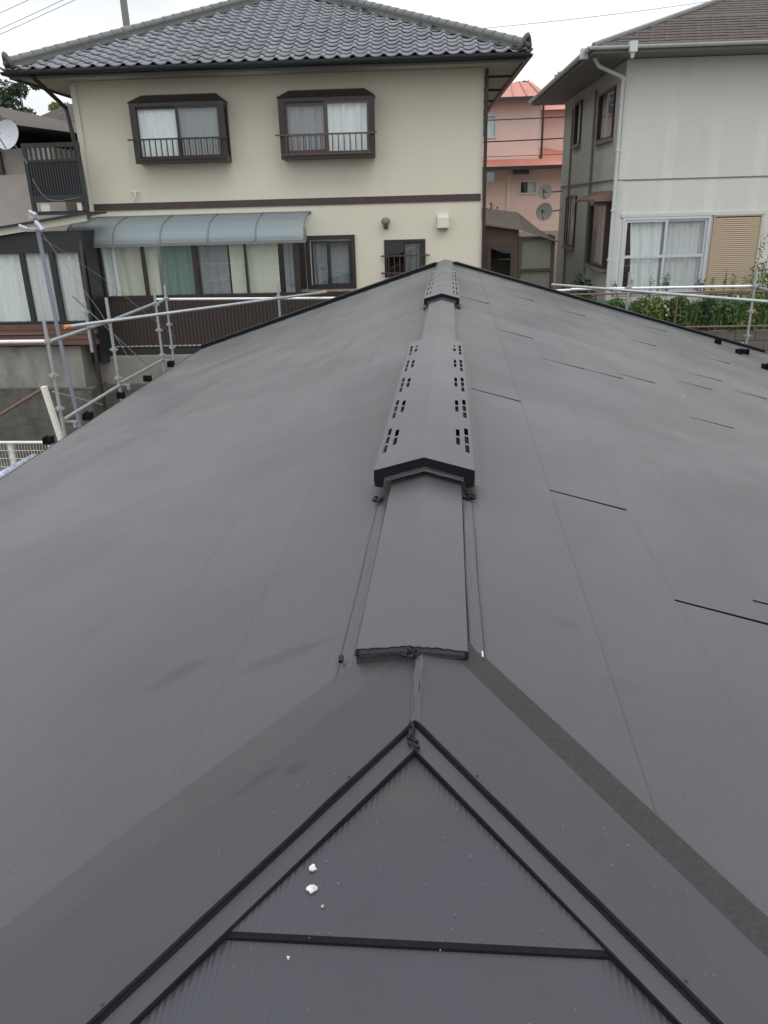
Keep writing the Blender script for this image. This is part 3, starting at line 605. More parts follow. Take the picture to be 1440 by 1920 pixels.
# bay windows
def bay(x0, x1, left_open):
    z0, z1 = 1.0, 2.17; yf = -.42
    mb = MB()
    mb.box(x0, x1, yf, 0, z0 - .0, z0 + .09)                          # floor box
    mb.box(x0, x1, yf, 0, z1 - .08, z1)                              # head
    mb.box(x0, x0 + .13, yf, yf + .08, z0 + .09, z1 - .08); mb.box(x1 - .10, x1, yf, yf + .08, z0 + .09, z1 - .08); mb.box(x0, x0 + .06, -.06, 0, z0 + .09, z1 - .08); mb.box(x1 - .06, x1, -.06, 0, z0 + .09, z1 - .08)
    b = mb.build('bay_window', m_brown, cream)
    MB().hexa([(x0 - .03, yf - .03, z1 + .002), (x1 + .03, yf - .03, z1 + .002), (x1 + .03, 0, z1 + .002), (x0 - .03, 0, z1 + .002)], [(x0 + .2, -.12, z1 + .17), (x1 - .2, -.12, z1 + .17), (x1 - .2, 0, z1 + .17), (x0 + .2, 0, z1 + .17)]).build('bay_hood', m_brown, b)
    xm = (x0 + x1) / 2; sm = m_woodframe if left_open else m_brown
    for i, (a, c) in enumerate(((x0 + .09, xm + .03), (xm - .03, x1 - .09))):
        ring(MB(), a, c, z0 + .09, z1 - .08, yf + .012 + .04 * (i == 0), yf + .045 + .04 * (i == 0), .05 if not (left_open and i == 0) else .085).build('sash', sm, b)
        pane_glass(a + .05, c - .05, z0 + .14, z1 - .13, yf + .03 + .04 * (i == 0), b)
    for x in (x0 + .03, x1 - .05):
        ring2 = MB(); ring2.box(x, x + .03, yf + .08, -.06, z0 + .09, z0 + .14); ring2.box(x, x + .03, yf + .08, -.06, z1 - .14, z1 - .08)
        ring2.build('side_sash', sm, b); pane_glass(yf + .08, -.06, z0 + .14, z1 - .14, x + .01, b, flip=True)
    if left_open:
        curtain(x0 + .12, x0 + .95, z0 + .1, z1 - .1, yf + .16, m_curtgrey, b); curtain(xm + .03, x1 - .12, z0 + .1, z1 - .1, yf + .12, m_curtain, b)
    else:
        curtain(x0 + .12, xm, z0 + .1, z1 - .1, yf + .12, m_curtain, b, .012, .12); curtain(xm, x1 - .12, z0 + .1, z1 - .1, yf + .11, m_curtgrey, b, .012, .12)
    room(x0 + .1, x1 - .1, z0 + .1, z1 - .1, .0, .6, b)
    mb = MB(); zr = 1.46; yb = yf - .10
    mb.box(x0 - .08, x1 + .06, yb - .012, yb + .012, zr - .015, zr + .015); mb.box(x0 + .04, x1 - .04, yb - .01, yb + .01, z0 + .07, z0 + .095)
    for x in (x0 + .03, x1 - .03): mb.box(x - .012, x + .012, yb, yf, zr - .012, zr + .012)
    r = mb.build('railing', sm, b)
    bal = MB().box(-.011, .011, -.009, .009, z0 + .09, zr - .015).mesh('baluster', sm)
    n = 15
    for i in range(n):
        x = x0 + .14 + (x1 - x0 - .28) * i / (n - 1); o = put(bal, 'baluster', cream, (x, yb, 0)); o.parent = b
    return b
b1 = bay(-6.76, -4.76, False); b2 = bay(-3.60, -1.60, True)
# kitchen window with bars
wn = ring(MB(), -1.46, -.53, -1.5, -.69, -.03, .05, .06).build('window', m_brown, cream)
ring(MB(), -1.02, -.59, -1.44, -.75, .0, .03, .035).build('sash', m_brown, wn); pane_glass(-1.4, -.99, -1.44, -.75, .035, wn); pane_glass(-.985, -.62, -1.41, -.78, .012, wn)
curtain(-.98, -.62, -1.44, -.78, .10, m_curtgrey, wn, .02, .1); room(-1.4, -.6, -1.45, -.75, .06, .6, wn)
mb = MB()
for z in (-1.03, -1.4): mb.box(-1.54, -.43, -.13, -.105, z - .014, z + .014)
for x in (-1.5, -.5): mb.box(x - .012, x + .012, -.13, 0, -1.04, -1.02); mb.box(x - .012, x + .012, -.13, 0, -1.41, -1.39)
for i in range(7): x = -1.36 + i * .125; mb.box(x - .01, x + .01, -.125, -.11, -1.5, -.9)
mb.build('window_bars', m_dbrown, wn)
# lamp and vent hood
mb = MB(); mb.grid(lambda a, b: (-1.41 + .1 * math.sin(b * math.pi) * math.cos(a * 6.283), -.13 + .1 * math.sin(b * math.pi) * math.sin(a * 6.283), -.3 + .09 * math.cos(b * math.pi)), 14, 8)
mb.tube([(-1.41, 0, -.36), (-1.41, -.13, -.4), (-1.41, -.13, -.34)], .03, 8); mb.box(-1.46, -1.36, -.03, 0, -.46, -.34); mb.build('wall_lamp', m_conduit, cream, smooth=True)
mb = MB(); mb.prism([(0, -.18), (-.13, -.2), (-.15, -.25), (-.15, -.46), (0, -.46)], 'x', -.26, -.01); mb.build('vent_hood', m_hood, cream)
MB().box(-.24, -.03, -.13, -.01, -.50, -.461).build('vent_grille', m_conduit, cream)
# small stub on the wall left
mb = MB(); mb.tube([(-6.98, 0, .42), (-6.98, -.08, .46), (-6.96, -.1, .36), (-7.02, -.1, .28)], .022, 6); mb.tube([(-7.08, -.08, .45), (-6.9, -.08, .45)], .015, 6); mb.build('wall_bracket', m_creamlight, cream)
# eaves: soffit, fascia, gutter
ex0, ex1, ey0, ey1 = -9.02, 1.48, -.82, 9.7
mb = MB(); mb.hexa([(ex0 + .05, ey0 + .05, 2.665), (ex1 - .05, ey0 + .05, 2.665), (ex1 - .05, ey1 - .05, 2.665), (ex0 + .05, ey1 - .05, 2.665)], [(ex0 + .05, ey0 + .05, 2.70), (ex1 - .05, ey0 + .05, 2.70), (ex1 - .05, ey1 - .05, 2.70), (ex0 + .05, ey1 - .05, 2.70)]); mb.build('soffit', m_soffit, cream)
for y in (1.2, 3.4, 5.6, 7.8): MB().box(X1 + .01, ex1 - .06, y, y + .07, 2.62, 2.664).build('soffit_batten', m_dark, cream)
mb = MB(); ring_pts = [(ex0, ey0), (ex1, ey0), (ex1, ey1), (ex0, ey1)]
mb.box(ex0, ex1, ey0, ey0 + .045, 2.62, 2.79); mb.box(ex0, ex1, ey1 - .045, ey1, 2.62, 2.79); mb.box(ex0, ex0 + .045, ey0 + .045, ey1 - .045, 2.62, 2.79); mb.box(ex1 - .045, ex1, ey0 + .045, ey1 - .045, 2.62, 2.79)
mb.build('fascia', m_dark, cream)
def halfpipe(mb, a, b, outd, r=.065):
    a = Vector(a); b = Vector(b); o_ = Vector(outd)
    mb.grid(lambda s, t: a.lerp(b, s) + o_ * (r - r * math.cos(t * math.pi)) + Vector((0, 0, -r * math.sin(t * math.pi))), 1, 8)
    mb.grid(lambda s, t: a.lerp(b, s) + o_ * (r - (r - .006) * math.cos(t * math.pi)) + Vector((0, 0, -(r - .006) * math.sin(t * math.pi))), 1, 8)
mb = MB(); halfpipe(mb, (ex0 - .1, ey0 - .002, 2.74), (ex1 + .1, ey0 - .002, 2.74), (0, -1, 0)); halfpipe(mb, (ex1 + .002, ey0 - .1, 2.74), (ex1 + .002, ey1, 2.74), (1, 0, 0)); halfpipe(mb, (ex0 - .002, ey0 - .1, 2.74), (ex0 - .002, ey1, 2.74), (-1, 0, 0))
mb.build('gutter', m_dark, cream, smooth=True)
mb = MB(); mb.tube([(X1 + .05, -.1, 2.62), (X1 + .05, -.06, 2.3), (X1 + .05, -.06, -3.0)], .036, 8); mb.build('downpipe', m_brown, cream); mb = MB(); mb.tube([(ex0 + .5, ey0 - .05, 2.66), (X0 - .16, -.1, 2.15), (X0 - .1, -.08, 1.5), (X0 - .1, -.08, .2)], .045, 8); mb.build('downpipe', m_brown, cream)
mb = MB(); mb.tube([(X0 - .03, -.1, 1.35), (X0 + .03, -.13, 1.28), (X0 + .06, -.12, 1.0), (X0 + .06, -.12, -.05)], .035, 8); mb.build('cream_downpipe', m_creamlight, cream)
# tiled roof
TP = .436; TZ = 2.775; AX, AY = -3.77, 4.43; EX0, EX1, EY0 = -9.04, 1.5, -.84; EY1 = 9.7
ap = (AX, AY, TZ + TP * 5.27)
mb = MB()
for a, b in (((EX0, EY0), (EX1, EY0)), ((EX1, EY0), (EX1, EY1)), ((EX1, EY1), (EX0, EY1)), ((EX0, EY1), (EX0, EY0))): mb.quad((a[0], a[1], TZ - .03), (b[0], b[1], TZ - .03), (ap[0], ap[1], ap[2] - .03))
roof = mb.build('roof', m_ridget, cream)
def tile_mesh(wd=.31, ln=.32):
    mb = MB(); n = 8; P = []
    for j in range(n + 1):
        t = j / n; x = wd * t
        h = -.018 * math.sin(t / .62 * math.pi) if t < .62 else .042 * math.sin((t - .62) / .38 * math.pi)
        P.append((x, h))
    mb.v = [(x, 0, h + .046) for x, h in P] + [(x, ln, h + .008) for x, h in P] + [(x, 0, h + .020) for x, h in P]
    k = n + 1; mb.f = [(j, j + 1, j + 1 + k, j + k) for j in range(n)] + [(j + 2 * k, j + 1 + 2 * k, j + 1, j) for j in range(n)]
    return mb
sl_ang = math.atan(TP); run = .262; nrow = int(5.27 / run)
tm = tile_mesh().mesh('roof_tile', m_tile, smooth=True)
cells = []
for r in range(nrow + 1):
    y = EY0 + r * run; half = AY - y - .02
    n0 = int(math.ceil((AX - half - EX0) / .31 - .4)); n1 = int((AX + half - EX0) / .31 - .6)
    for c in range(max(n0, 0), min(n1, 33) + 1): cells.append((r, EX0 + c * .31, y, TZ + TP * (y - EY0)))
rest = MB(); cnt = 0; tb = tile_mesh()
def add_tile(mb, base, o, ux, uy, uz):
    i = len(mb.v); mb.v += [tuple(Vector(o) + ux * v[0] + uy * v[1] + uz * v[2]) for v in base.v]; mb.f += [tuple(k + i for k in f_) for f_ in base.f]
c_, s_ = math.cos(sl_ang), math.sin(sl_ang)
for (r, x, y, z) in cells:
    if cnt < 300: put(tm, 'roof_tile', roof, (x + random.uniform(-.004, .004), y + random.uniform(-.006, .006), z + random.uniform(0, .005)), (sl_ang + random.uniform(-.012, .012), random.uniform(-.008, .008), random.uniform(-.01, .01))); cnt += 1
    else: add_tile(rest, tb, (x, y, z), Vector((1, 0, 0)), Vector((0, c_, s_)), Vector((0, -s_, c_)))
for (ox, oy, ux, uy) in ((EX1, EY0, Vector((0, 1, 0)), Vector((-1, 0, 0))), (EX0, EY1, Vector((0, -1, 0)), Vector((1, 0, 0))), (EX1, EY1, Vector((-1, 0, 0)), Vector((0, -1, 0)))):
    for r in range(nrow):
        for c in range(int(.8 + r * .845), int(33.4 - r * .845)):
            add_tile(rest, tb, Vector((ox, oy, TZ)) + ux * (c * .31) + uy * (r * run) + Vector((0, 0, TP * r * run)), ux, uy * c_ + Vector((0, 0, s_)), -uy * s_ + Vector((0, 0, c_)))
o = rest.build('small_roof_tiles', m_tile, roof, smooth=True); o['kind'] = 'stuff'
# hip ridges
capm = MB(); n = 6
capm.grid(lambda a, b: ((.085 + .012 * (1 - a)) * math.cos(math.pi * b), .27 * a, (.075 + .012 * (1 - a)) * math.sin(math.pi * b)), 2, 6); i = len(capm.v); capm.v += [(.097 * math.cos(math.pi * b / 6), 0, .087 * math.sin(math.pi * b / 6)) for b in range(7)]; capm.f.append(tuple(range(i, i + 7)))
capme = capm.mesh('cap_tile', m_ridget, smooth=True)
for cx_, cy_ in ((EX0, EY0), (EX1, EY0), (EX1, EY1), (EX0, EY1)):
    a = Vector((cx_, cy_, TZ)); b = Vector(ap); dirv = (b - a).normalized(); sidev = dirv.cross(Vector((0, 0, 1))).normalized(); upv = sidev.cross(dirv); L = (b - a).length
    mb = MB(); a2 = a + dirv * .12
    for (w, h0, h1) in ((.13, .0, .07), (.105, .075, .105), (.115, .11, .14)):
        mb.hexa([a2 - sidev * w + upv * h0, a2 + sidev * w + upv * h0, b + sidev * w + upv * h0, b - sidev * w + upv * h0], [a2 - sidev * w + upv * h1, a2 + sidev * w + upv * h1, b + sidev * w + upv * h1, b - sidev * w + upv * h1])
    hr = mb.build('hip_ridge', m_ridget, cream)
    M3 = Matrix((sidev, dirv, upv)).transposed(); rot = M3.to_euler()
    for q in range(int((L - .15) / .27)):
        if cy_ > 0: break
        p = a + dirv * (.12 + .27 * q) + upv * .142; put(capme, 'cap_tile', hr, p, rot)
    # end ornament: curled lump with upturned tip
    mb = MB(); e = a + dirv * .1
    mb.tube([e + upv * .0 + sidev * -.15, e + upv * .12 + sidev * -.13, e + upv * .25 + sidev * -.04, e + upv * .28, e + upv * .25 + sidev * .04, e + upv * .12 + sidev * .13, e + sidev * .15], .05, 7)
    mb.tube([e + upv * .08, e + upv * .16 - dirv * .05], .08, 8); mb.tube([e - dirv * .02 + upv * .02, e - dirv * .14 + upv * .01, e - dirv * .2 + upv * .08], .045, 7, r2=.02)
    mb.build('ridge_end_tile', m_cdark, cream, smooth=True)
# sunroom
sun_ = MB(); YF = -.95
posts = [-8.02, -7.67, -6.72, -5.57, -4.45, -3.33]
for x, w in zip(posts, (.08, .09, .05, .1, .05, .12)): sun_.box(x - w / 2, x + w / 2, YF, YF + .07, -1.70, -.62)
sun_.box(-8.06, -3.27, YF - .005, YF + .075, -.62, -.53); sun_.box(-8.06, -2.02, YF - .01, YF + .08, -1.79, -1.70)
sun_.box(-8.06, -7.98, YF + .08, -.001, -1.79, -1.70); sun_.box(-3.39, -3.27, -.12, -.001, -1.7, -.6)
sr = sun_.build('sunroom', m_brown, cream)
for a, b in zip(posts[:-1], posts[1:]): pane_glass(a + .03, b - .03, -1.70, -.62, YF + .03, sr)
pane_glass(YF + .08, -.05, -1.70, -.62, -8.03, sr, flip=True)
sk = MB(); sk.box(-8.05, -2.02, YF + .01, YF + .05, -2.85, -1.791); sk.build('skirt_backing', m_skirt, sr)
ribm = MB().prism([(-.034, .012), (-.028, -.004), (.028, -.004), (.034, .012)], 'z', -2.84, -1.80).mesh('cladding_strip', m_skirt)
for i in range(74): put(ribm, 'cladding_strip', sr, (-8.0 + i * .081, YF - .002, 0))
MB().box(-8.08, -1.98, YF - .03, YF + .06, -3.02, -2.851).build('base_beam', m_dark, sr)
bl = MB().box(-.042, .042, -.02, 0, -.012, .012).mesh('vent_block', m_pale2)
for i in range(52): put(bl, 'vent_block', sr, (-7.75 + i * .11, YF - .032, -2.80))
MB().box(-8.0, -2.0, YF + .05, -.02, -1.93, -1.9).build('floor', m_wood, sr)
for a, b, m in ((-7.62, -7.35, m_curtain), (-7.35, -6.76, m_blind), (-6.68, -6.42, m_blind), (-6.34, -5.64, m_teal), (-5.5, -4.86, m_curtgrey), (-4.82, -4.48, m_blind), (-4.42, -3.75, m_blind), (-3.62, -3.42, m_curtgrey)):
    curtain(a, b, -1.70, -.6, YF + .13, m, sr, .006 if m is m_blind else .022, .2, name='blind' if m is m_blind else 'curtain')
curtain(-8.0, -7.72, -1.66, -.62, YF + .2, m_curtain, sr, .01, .2)
room(-6.95, -4.85, -2.1, -.65, .15, .5, sr)
mb = MB(); ring(mb, -7.05, -4.75, -2.2, -.6, -.03, .02, .06); ring(mb, -4.75, -3.45, -2.2, -.6, -.03, .02, .06); mb.build('inner_door_frame', m_brown, sr)
mb = MB(); mb.box(-6.98, -6.4, .03, .06, -2.15, -.66); mb.box(-4.7, -3.95, .03, .06, -2.15, -.66); mb.build('sliding_screen', m_cream, sr)
# canopy
prof = [(-.02, -.06), (-.30, -.105), (-.6, -.17), (-.85, -.26), (-1.02, -.38), (-1.10, -.50), (-1.13, -.60)]
cxs = [-8.28, -7.25, -6.22, -5.19, -4.16, -3.12]
can = MB()
for x in cxs:
    pts = [(x, y, z + .012) for y, z in prof]; can.tube(pts, .017, 6)
can.box(-8.32, -3.08, -1.16, -1.10, -.66, -.60); can.box(-8.32, -3.08, -.04, -.001, -.09, -.04); can.tube([(-8.3, -.62, -.19), (-3.1, -.62, -.19)], .012, 6)
can.box(-3.14, -3.08, -1.05, -1.0, -.62, -.36)
cn = can.build('canopy', m_conduit, cream)
for a, b in zip(cxs[:-1], cxs[1:]):
    MB().grid(lambda s, t: (a + .018 + (b - a - .036) * s, *[prof[min(int(t * 6 + 1e-6), 5)][k] + (prof[min(int(t * 6 + 1e-6), 5) + 1][k] - prof[min(int(t * 6 + 1e-6), 5)][k]) * (t * 6 - min(int(t * 6 + 1e-6), 5)) for k in (0, 1)]), 1, 12).build('canopy_sheet', m_canopy, cn, smooth=True)
# sliding window right of the sunroom
wd = ring(MB(), -3.24, -2.12, -1.72, -.56, -.06, .04, .09).build('window', m_brown, cream)
ring(MB(), -3.12, -2.70, -1.66, -.68, -.02, .02, .04).build('sash', m_dark, wd); ring(MB(), -2.74, -2.22, -1.66, -.68, .0, .03, .05).build('sash', m_dark, wd)
pane_glass(-3.1, -2.72, -1.64, -.7, .0, wd); pane_glass(-2.7, -2.24, -1.64, -.7, .012, wd); curtain(-3.1, -2.78, -1.66, -.66, .1, m_curtgrey, wd); curtain(-2.72, -2.24, -1.66, -.66, .13, m_curtgrey, wd, .01, .05); room(-3.1, -2.2, -1.66, -.7, .05, .6, wd)
# balcony on the left corner
bal = MB(); by = -.6; bx0, bx1 = -9.08, -7.92
for x in (bx0, bx1): bal.box(x - .04, x + .04, by - .03, by + .05, .1, 1.45)
bal.box(bx0 + .04, bx1 - .04, by - .03, by + .05, 1.36, 1.45); bal.box(bx0 + .04, bx1 - .04, by - .025, by + .045, 1.08, 1.13); bal.box(bx0 + .04, bx1 - .04, by - .03, by + .05, .28, .42); bal.box(bx0 + .04, bx1 - .04, by - .03, by + .05, .02, .08)
bc = bal.build('balcony', m_dark, cream)
MB().box(bx0 + .05, bx1 - .05, by + .0, by + .02, .422, 1.078).build('balcony_panel', m_cable, bc)
bsl = MB().box(-.016, .016, -.02, .0, .43, 1.07).mesh('panel_slat', m_dark)
for i in range(18): put(bsl, 'panel_slat', bc, (bx0 + .09 + i * .058, by - .002, 0))
bb = MB().box(-.022, .022, -.012, .012, 1.132, 1.358).mesh('baluster', m_dark)
for i in range(9): put(bb, 'baluster', bc, (bx0 + .13 + i * .11, by + .01, 0))
lb = MB().box(-.05, .05, -.012, .012, .10, .26).mesh('pale_board', m_creamlight)
for x in (bx0 + .2, bx0 + .3, bx1 - .15): put(lb, 'pale_board', bc, (x, by + .01, .0))
MB().box(bx0, bx1 - .2, by + .05, -.05, .02, .10).build('balcony_floor', m_dark, bc)
mb = MB(); mb.tube([(bx0 + .1, by - .05, .75), (bx0 + .2, by - .05, .52), (bx0 + .35, by - .05, .34), (bx0 + .6, by - .05, .30), (bx1 - .1, by - .05, .36)], .007, 5); mb.build('loose_cable', m_wire, bc)
# ------------------------------------------------------------------ left annex in front of the cream house
an = thing('glazed_annex', 'low annex with pale sloping verge board and sliding glass doors at the left edge', 'annex', (-9.2, 16.5, -3.1))
mb = MB()
def sl(x): return -.36 + (x + 9.36) * .124
mb.hexa([(-12, 16.35, sl(-12)), (-7.38, 16.35, sl(-7.38)), (-7.38, 16.4, sl(-7.38)), (-12, 16.4, sl(-12))], [(-12, 16.35, sl(-12) + .13), (-7.38, 16.35, sl(-7.38) + .13), (-7.38, 16.4, sl(-7.38) + .13), (-12, 16.4, sl(-12) + .13)]); mb.build('verge_board', m_creamlight, an)
mb = MB(); mb.hexa([(-12, 16.25, sl(-12) + .135), (-7.32, 16.25, sl(-7.32) + .135), (-7.32, 17.3, sl(-7.32) + .135), (-12, 17.3, sl(-12) + .135)], [(-12, 16.25, sl(-12) + .17), (-7.32, 16.25, sl(-7.32) + .17), (-7.32, 17.3, sl(-7.32) + .17), (-12, 17.3, sl(-12) + .17)]); mb.build('roof', m_dark, an)
mb = MB(); mb.box(-12, -7.6, 16.5, 16.56, -.62, -.30); mb.box(-12, -7.6, 16.47, 16.58, -.72, -.621)
for x in (-9.95, -9.03, -8.38, -7.74): mb.box(x, x + .1, 16.48, 16.56, -2.12, -.721)
mb.box(-12, -7.6, 16.46, 16.6, -2.17, -2.121); mb.quad((-7.62, 16.56, -3.1), (-7.62, 17.2, -3.1), (-7.62, 17.2, -.3), (-7.62, 16.56, -.3)); fr = mb.build('door_frame', m_dark, an)
for (a, b, m) in ((-9.85, -9.03, m_curtain), (-8.93, -8.38, m_curtlight), (-8.28, -7.74, m_curtlight), (-11.5, -9.95, m_curtain)):
    pane_glass(a, b, -2.12, -.721, 16.51, fr); curtain(a, b, -2.12, -.721, 16.57, m, fr, .02, .2)
MB().box(-12, -7.65, 16.9, 16.95, -3.1, -.3).build('back_wall', m_room, an)
for i in range(4): MB().box(-12, -7.55 - .04 * (i % 2), 16.30 + .012 * i, 16.45, -2.60 + i * .108, -2.60 + i * .108 + .098).build('deck_board', m_deck, an)
MB().box(-10.2, -8.7, 16.28, 16.299, -2.37, -2.33).build('pale_rail', m_rail, an)
MB().tube([(-7.5, 16.2, -.5), (-7.45, 15.95, -2.0), (-7.42, 15.9, -5.2)], .04, 8).build('downpipe', m_brown, an)
# retaining wall, two tiers
rw = thing('concrete_retaining_wall', 'stained concrete retaining wall below the annex and brown cladding', 'wall', (-8, 16.7, -5.2))
mb = MB(); mb.grid(lambda a, b: (-14 + 6.0 * a, 16.42 + .03 * b, -3.6 + .95 * b + .01 * math.sin(a * 30) * b), 24, 3); mb.box(-14, -8.0, 16.46, 17.05, -5.2, -2.66); mb.build('upper_wall', m_conc, rw)
mb = MB(); mb.box(-7.9, 1.9, 17.0, 17.3, -5.2, -3.0); mb.build('house_footing_wall', m_conc, rw)
mb = MB(); mb.grid(lambda a, b: (-14 + 6.2 * a, 16.1 + .12 * b + .03 * math.sin(a * 40 + b * 7), -5.2 + 1.65 * b), 40, 8); mb.quad((-14, 16.22, -3.55), (-7.8, 16.22, -3.55), (-7.8, 16.6, -3.55), (-14, 16.6, -3.55)); mb.quad((-7.8, 16.1, -5.2), (-7.8, 17.0, -5.2), (-7.8, 17.0, -3.55), (-7.8, 16.2, -3.55)); mb.build('lower_wall', m_cdark, rw)
mb = MB(); mb.grid(lambda a, b: (-7.8 + 9.7 * a, 16.75 + .1 * b, -5.2 + 1.6 * b), 30, 4); mb.quad((-7.8, 16.85, -3.6), (1.9, 16.85, -3.6), (1.9, 17.0, -3.6), (-7.8, 17.0, -3.6)); mb.build('lower_wall', m_cdark, rw)
# ------------------------------------------------------------------ scaffold
scf = thing('pipe_scaffold', 'galvanised pipe scaffold standing round the far eaves of the dark roof', 'scaffold', (0, 15.3, -5.2))
def pipe(name, p0, p1, m=m_galv, r=.0245, parent=scf): return MB().tube([p0, p1], r, 10).build(name, m, parent, smooth=False)
def post(x, y, zt, zb=-5.2, collars=(-1.53, -1.98, -2.43)):
    o = pipe('post', (x, y, zb), (x, y, zt)); 
    for z in collars:
        MB().tube([(x, y, z - .03), (x, y, z + .03)], .040, 10).build('collar', m_galv, o)
        mb = MB(); mb.box(x - .065, x + .065, y - .014, y + .014, z - .012, z + .012); mb.box(x - .014, x + .014, y - .065, y + .065, z - .015, z + .009); mb.build('wedge_pocket', m_galv, o)
    return o
post(-5.25, 9.9, -1.24); post(-5.25, 11.9, -1.19); post(-5.25, 13.95, -1.17); post(-5.5, 15.2, -1.29, collars=(-1.55, -2.05, -2.5)); post(-3.27, 15.2, -1.30, collars=(-1.56,)); post(-5.42, 11.5, -1.2, -1.95, (-1.35,)); post(-5.25, 7.9, -3.0, collars=())
post(-6.3, 9.9, -2.7, collars=())
pipe('rail', (-5.25, 9.9, -1.54), (-5.25, 11.88, -1.54)); pipe('rail', (-5.25, 11.92, -1.545), (-5.25, 13.95, -1.50)); pipe('rail', (-5.25, 9.95, -2.6), (-5.25, 11.9, -2.55)); pipe('rail', (-5.25, 11.95, -2.52), (-5.25, 14.0, -2.52)); pipe('rail', (-5.25, 14.0, -1.53), (-5.5, 15.2, -1.55))
pipe('rail', (-5.27, 9.9, -1.53), (-7.6, 9.9, -1.53), m_bright)
pipe('rail', (-5.73, 15.24, -1.57), (-1.75, 15.24, -1.61), m_bright)
dp = pipe('diagonal_pipe', (-5.38, 10.85, -1.47), (-2.42, 15.3, -1.50)); 
for a, b in (((-5.38, 10.85, -1.47), (-5.43, 10.78, -1.47)), ((-2.42, 15.3, -1.50), (-2.37, 15.37, -1.50))): MB().tube([a, b], .03, 8).build('end_cap', m_rust, dp)
pipe('brace', (-5.3, 10.9, -1.05), (-5.3, 13.3, -2.5), m_galv, .009); pipe('brace', (-5.3, 9.9, -2.2), (-5.3, 11.3, -2.72), m_galv, .009)
for x, y, z in ((-5.25, 10.0, -2.62), (-5.25, 11.95, -2.53), (-5.25, 13.95, -2.5)):
    MB().box(x - .05, x + .16, y - .02, y + .02, z - .03, z - .01).box(x + .11, x + .15, y - .03, y + .03, z - .1, z - .031).build('clamp', m_galv, scf)
post(5.63, 15.3, -1.22); post(3.35, 15.3, -1.24, collars=(-1.52,)); post(5.75, 11.2, -1.2); post(5.75, 13.3, -3.2, collars=())
pipe('rail', (2.3, 15.33, -1.53), (5.6, 15.33, -1.53), m_bright); pipe('rail', (5.72, 15.26, -1.56), (5.78, 11.2, -1.55)); pipe('rail', (5.70, 15.26, -2.68), (5.8, 11.2, -2.66), m_bright); pipe('rail', (5.35, 15.35, -2.58), (5.6, 15.35, -2.59), m_bright)
pipe('diagonal_pipe', (1.95, 15.36, -1.44), (5.35, 12.0, -1.49)); pipe('rail', (1.5, 15.42, -1.58), (2.9, 15.42, -1.53), m_bright)
# wrapped pipe at the eaves
mb = MB(); mb.tube([(-4.60, 5.2, -2.46), (-4.64, 6.5, -2.49), (-4.66, 7.3, -2.52), (-4.70, 8.1, -2.56)], .05, 9); mb.tube([(-4.53, 5.3, -2.5), (-4.57, 6.6, -2.53), (-4.62, 7.4, -2.58)], .04, 8); o = mb.build('wrapped_pipe', mat('bluish_clear_wrap', (.42, .46, .56), .25, .5, 14, .8, 30), None, smooth=True); tag(o, 'pipe in crinkled clear plastic wrap lying along the left eaves edge', 'pipe')
# white fence lower left
fn = thing('white_mesh_fence', 'low white mesh fence panel beyond the left eaves below the concrete wall', 'fence', (-8.9, 14.4, -5.2))
mb = MB(); mb.tube([(-11.5, 14.4, -4.23), (-7.95, 14.4, -4.23)], .03, 8); mb.build('top_rail', m_white, fn)
mb = MB()
for i in range(56): mb.tube([(-11.4 + i * .0625, 14.4, -5.15), (-11.4 + i * .0625, 14.4, -4.24)], .0035, 4, cap=False)
for z in (-4.4, -4.57, -4.75, -4.95): mb.tube([(-11.5, 14.4, z), (-7.95, 14.4, z)], .006, 4)
o = mb.build('wire_mesh', m_mesh, fn); o['kind'] = 'stuff'
for x in (-8.85, -10.8, -8.0): MB().box(x - .045, x + .045, 14.42, 14.5, -5.2, -4.27).build('post', m_white, fn)
wp = thing('white_post', 'short leaning white post with a brown rail tied to its top', 'post', (-6.5, 12.1, -5.2))
MB().tube([(-6.57, 12, -2.58), (-6.48, 12.05, -3.4), (-6.3, 12.15, -5.2)], .055, 4).build('shaft', m_white, wp)
MB().tube([(-6.6, 12.03, -2.62), (-7.9, 12.1, -3.3)], .03, 7).build('brown_rail', m_wood, wp)
# mast with antenna heads
ms = thing('antenna_mast', 'tall blue grey pole topped by small bent antenna fittings and guy wires', 'mast', (-6.6, 13.5, -5.2))
MB().tube([(-6.98, 13.5, .0), (-6.93, 13.5, -2.0), (-6.74, 13.5, -5.2)], .036, 10).build('pole', m_mast, ms)
mb = MB(); mb.box(-7.05, -6.93, 13.42, 13.5, -.03, .06); mb.tube([(-7.03, 13.44, .08), (-6.9, 13.4, .02)], .035, 6); mb.tube([(-6.93, 13.4, -.08), (-6.78, 13.3, -.22)], .035, 6); mb.tube([(-7.1, 13.4, -.2), (-7.22, 13.35, -.14)], .04, 6); mb.tube([(-7.22, 13.4, -.18), (-6.95, 13.42, -.2)], .014, 6); mb.tube([(-6.98, 13.5, -.22), (-6.98, 13.5, -.16)], .05, 8); mb.build('antenna_head', m_dishw, ms)
mb = MB(); mb.tube([(-6.9, 13.45, -.25), (-6.1, 13.4, -1.5), (-5.6, 13.3, -2.4)], .004, 4); mb.tube([(-6.95, 13.45, -.3), (-6.2, 13.9, -1.0), (-5.2, 14.6, -2.2)], .004, 4); mb.build('guy_wire', m_wire, ms)
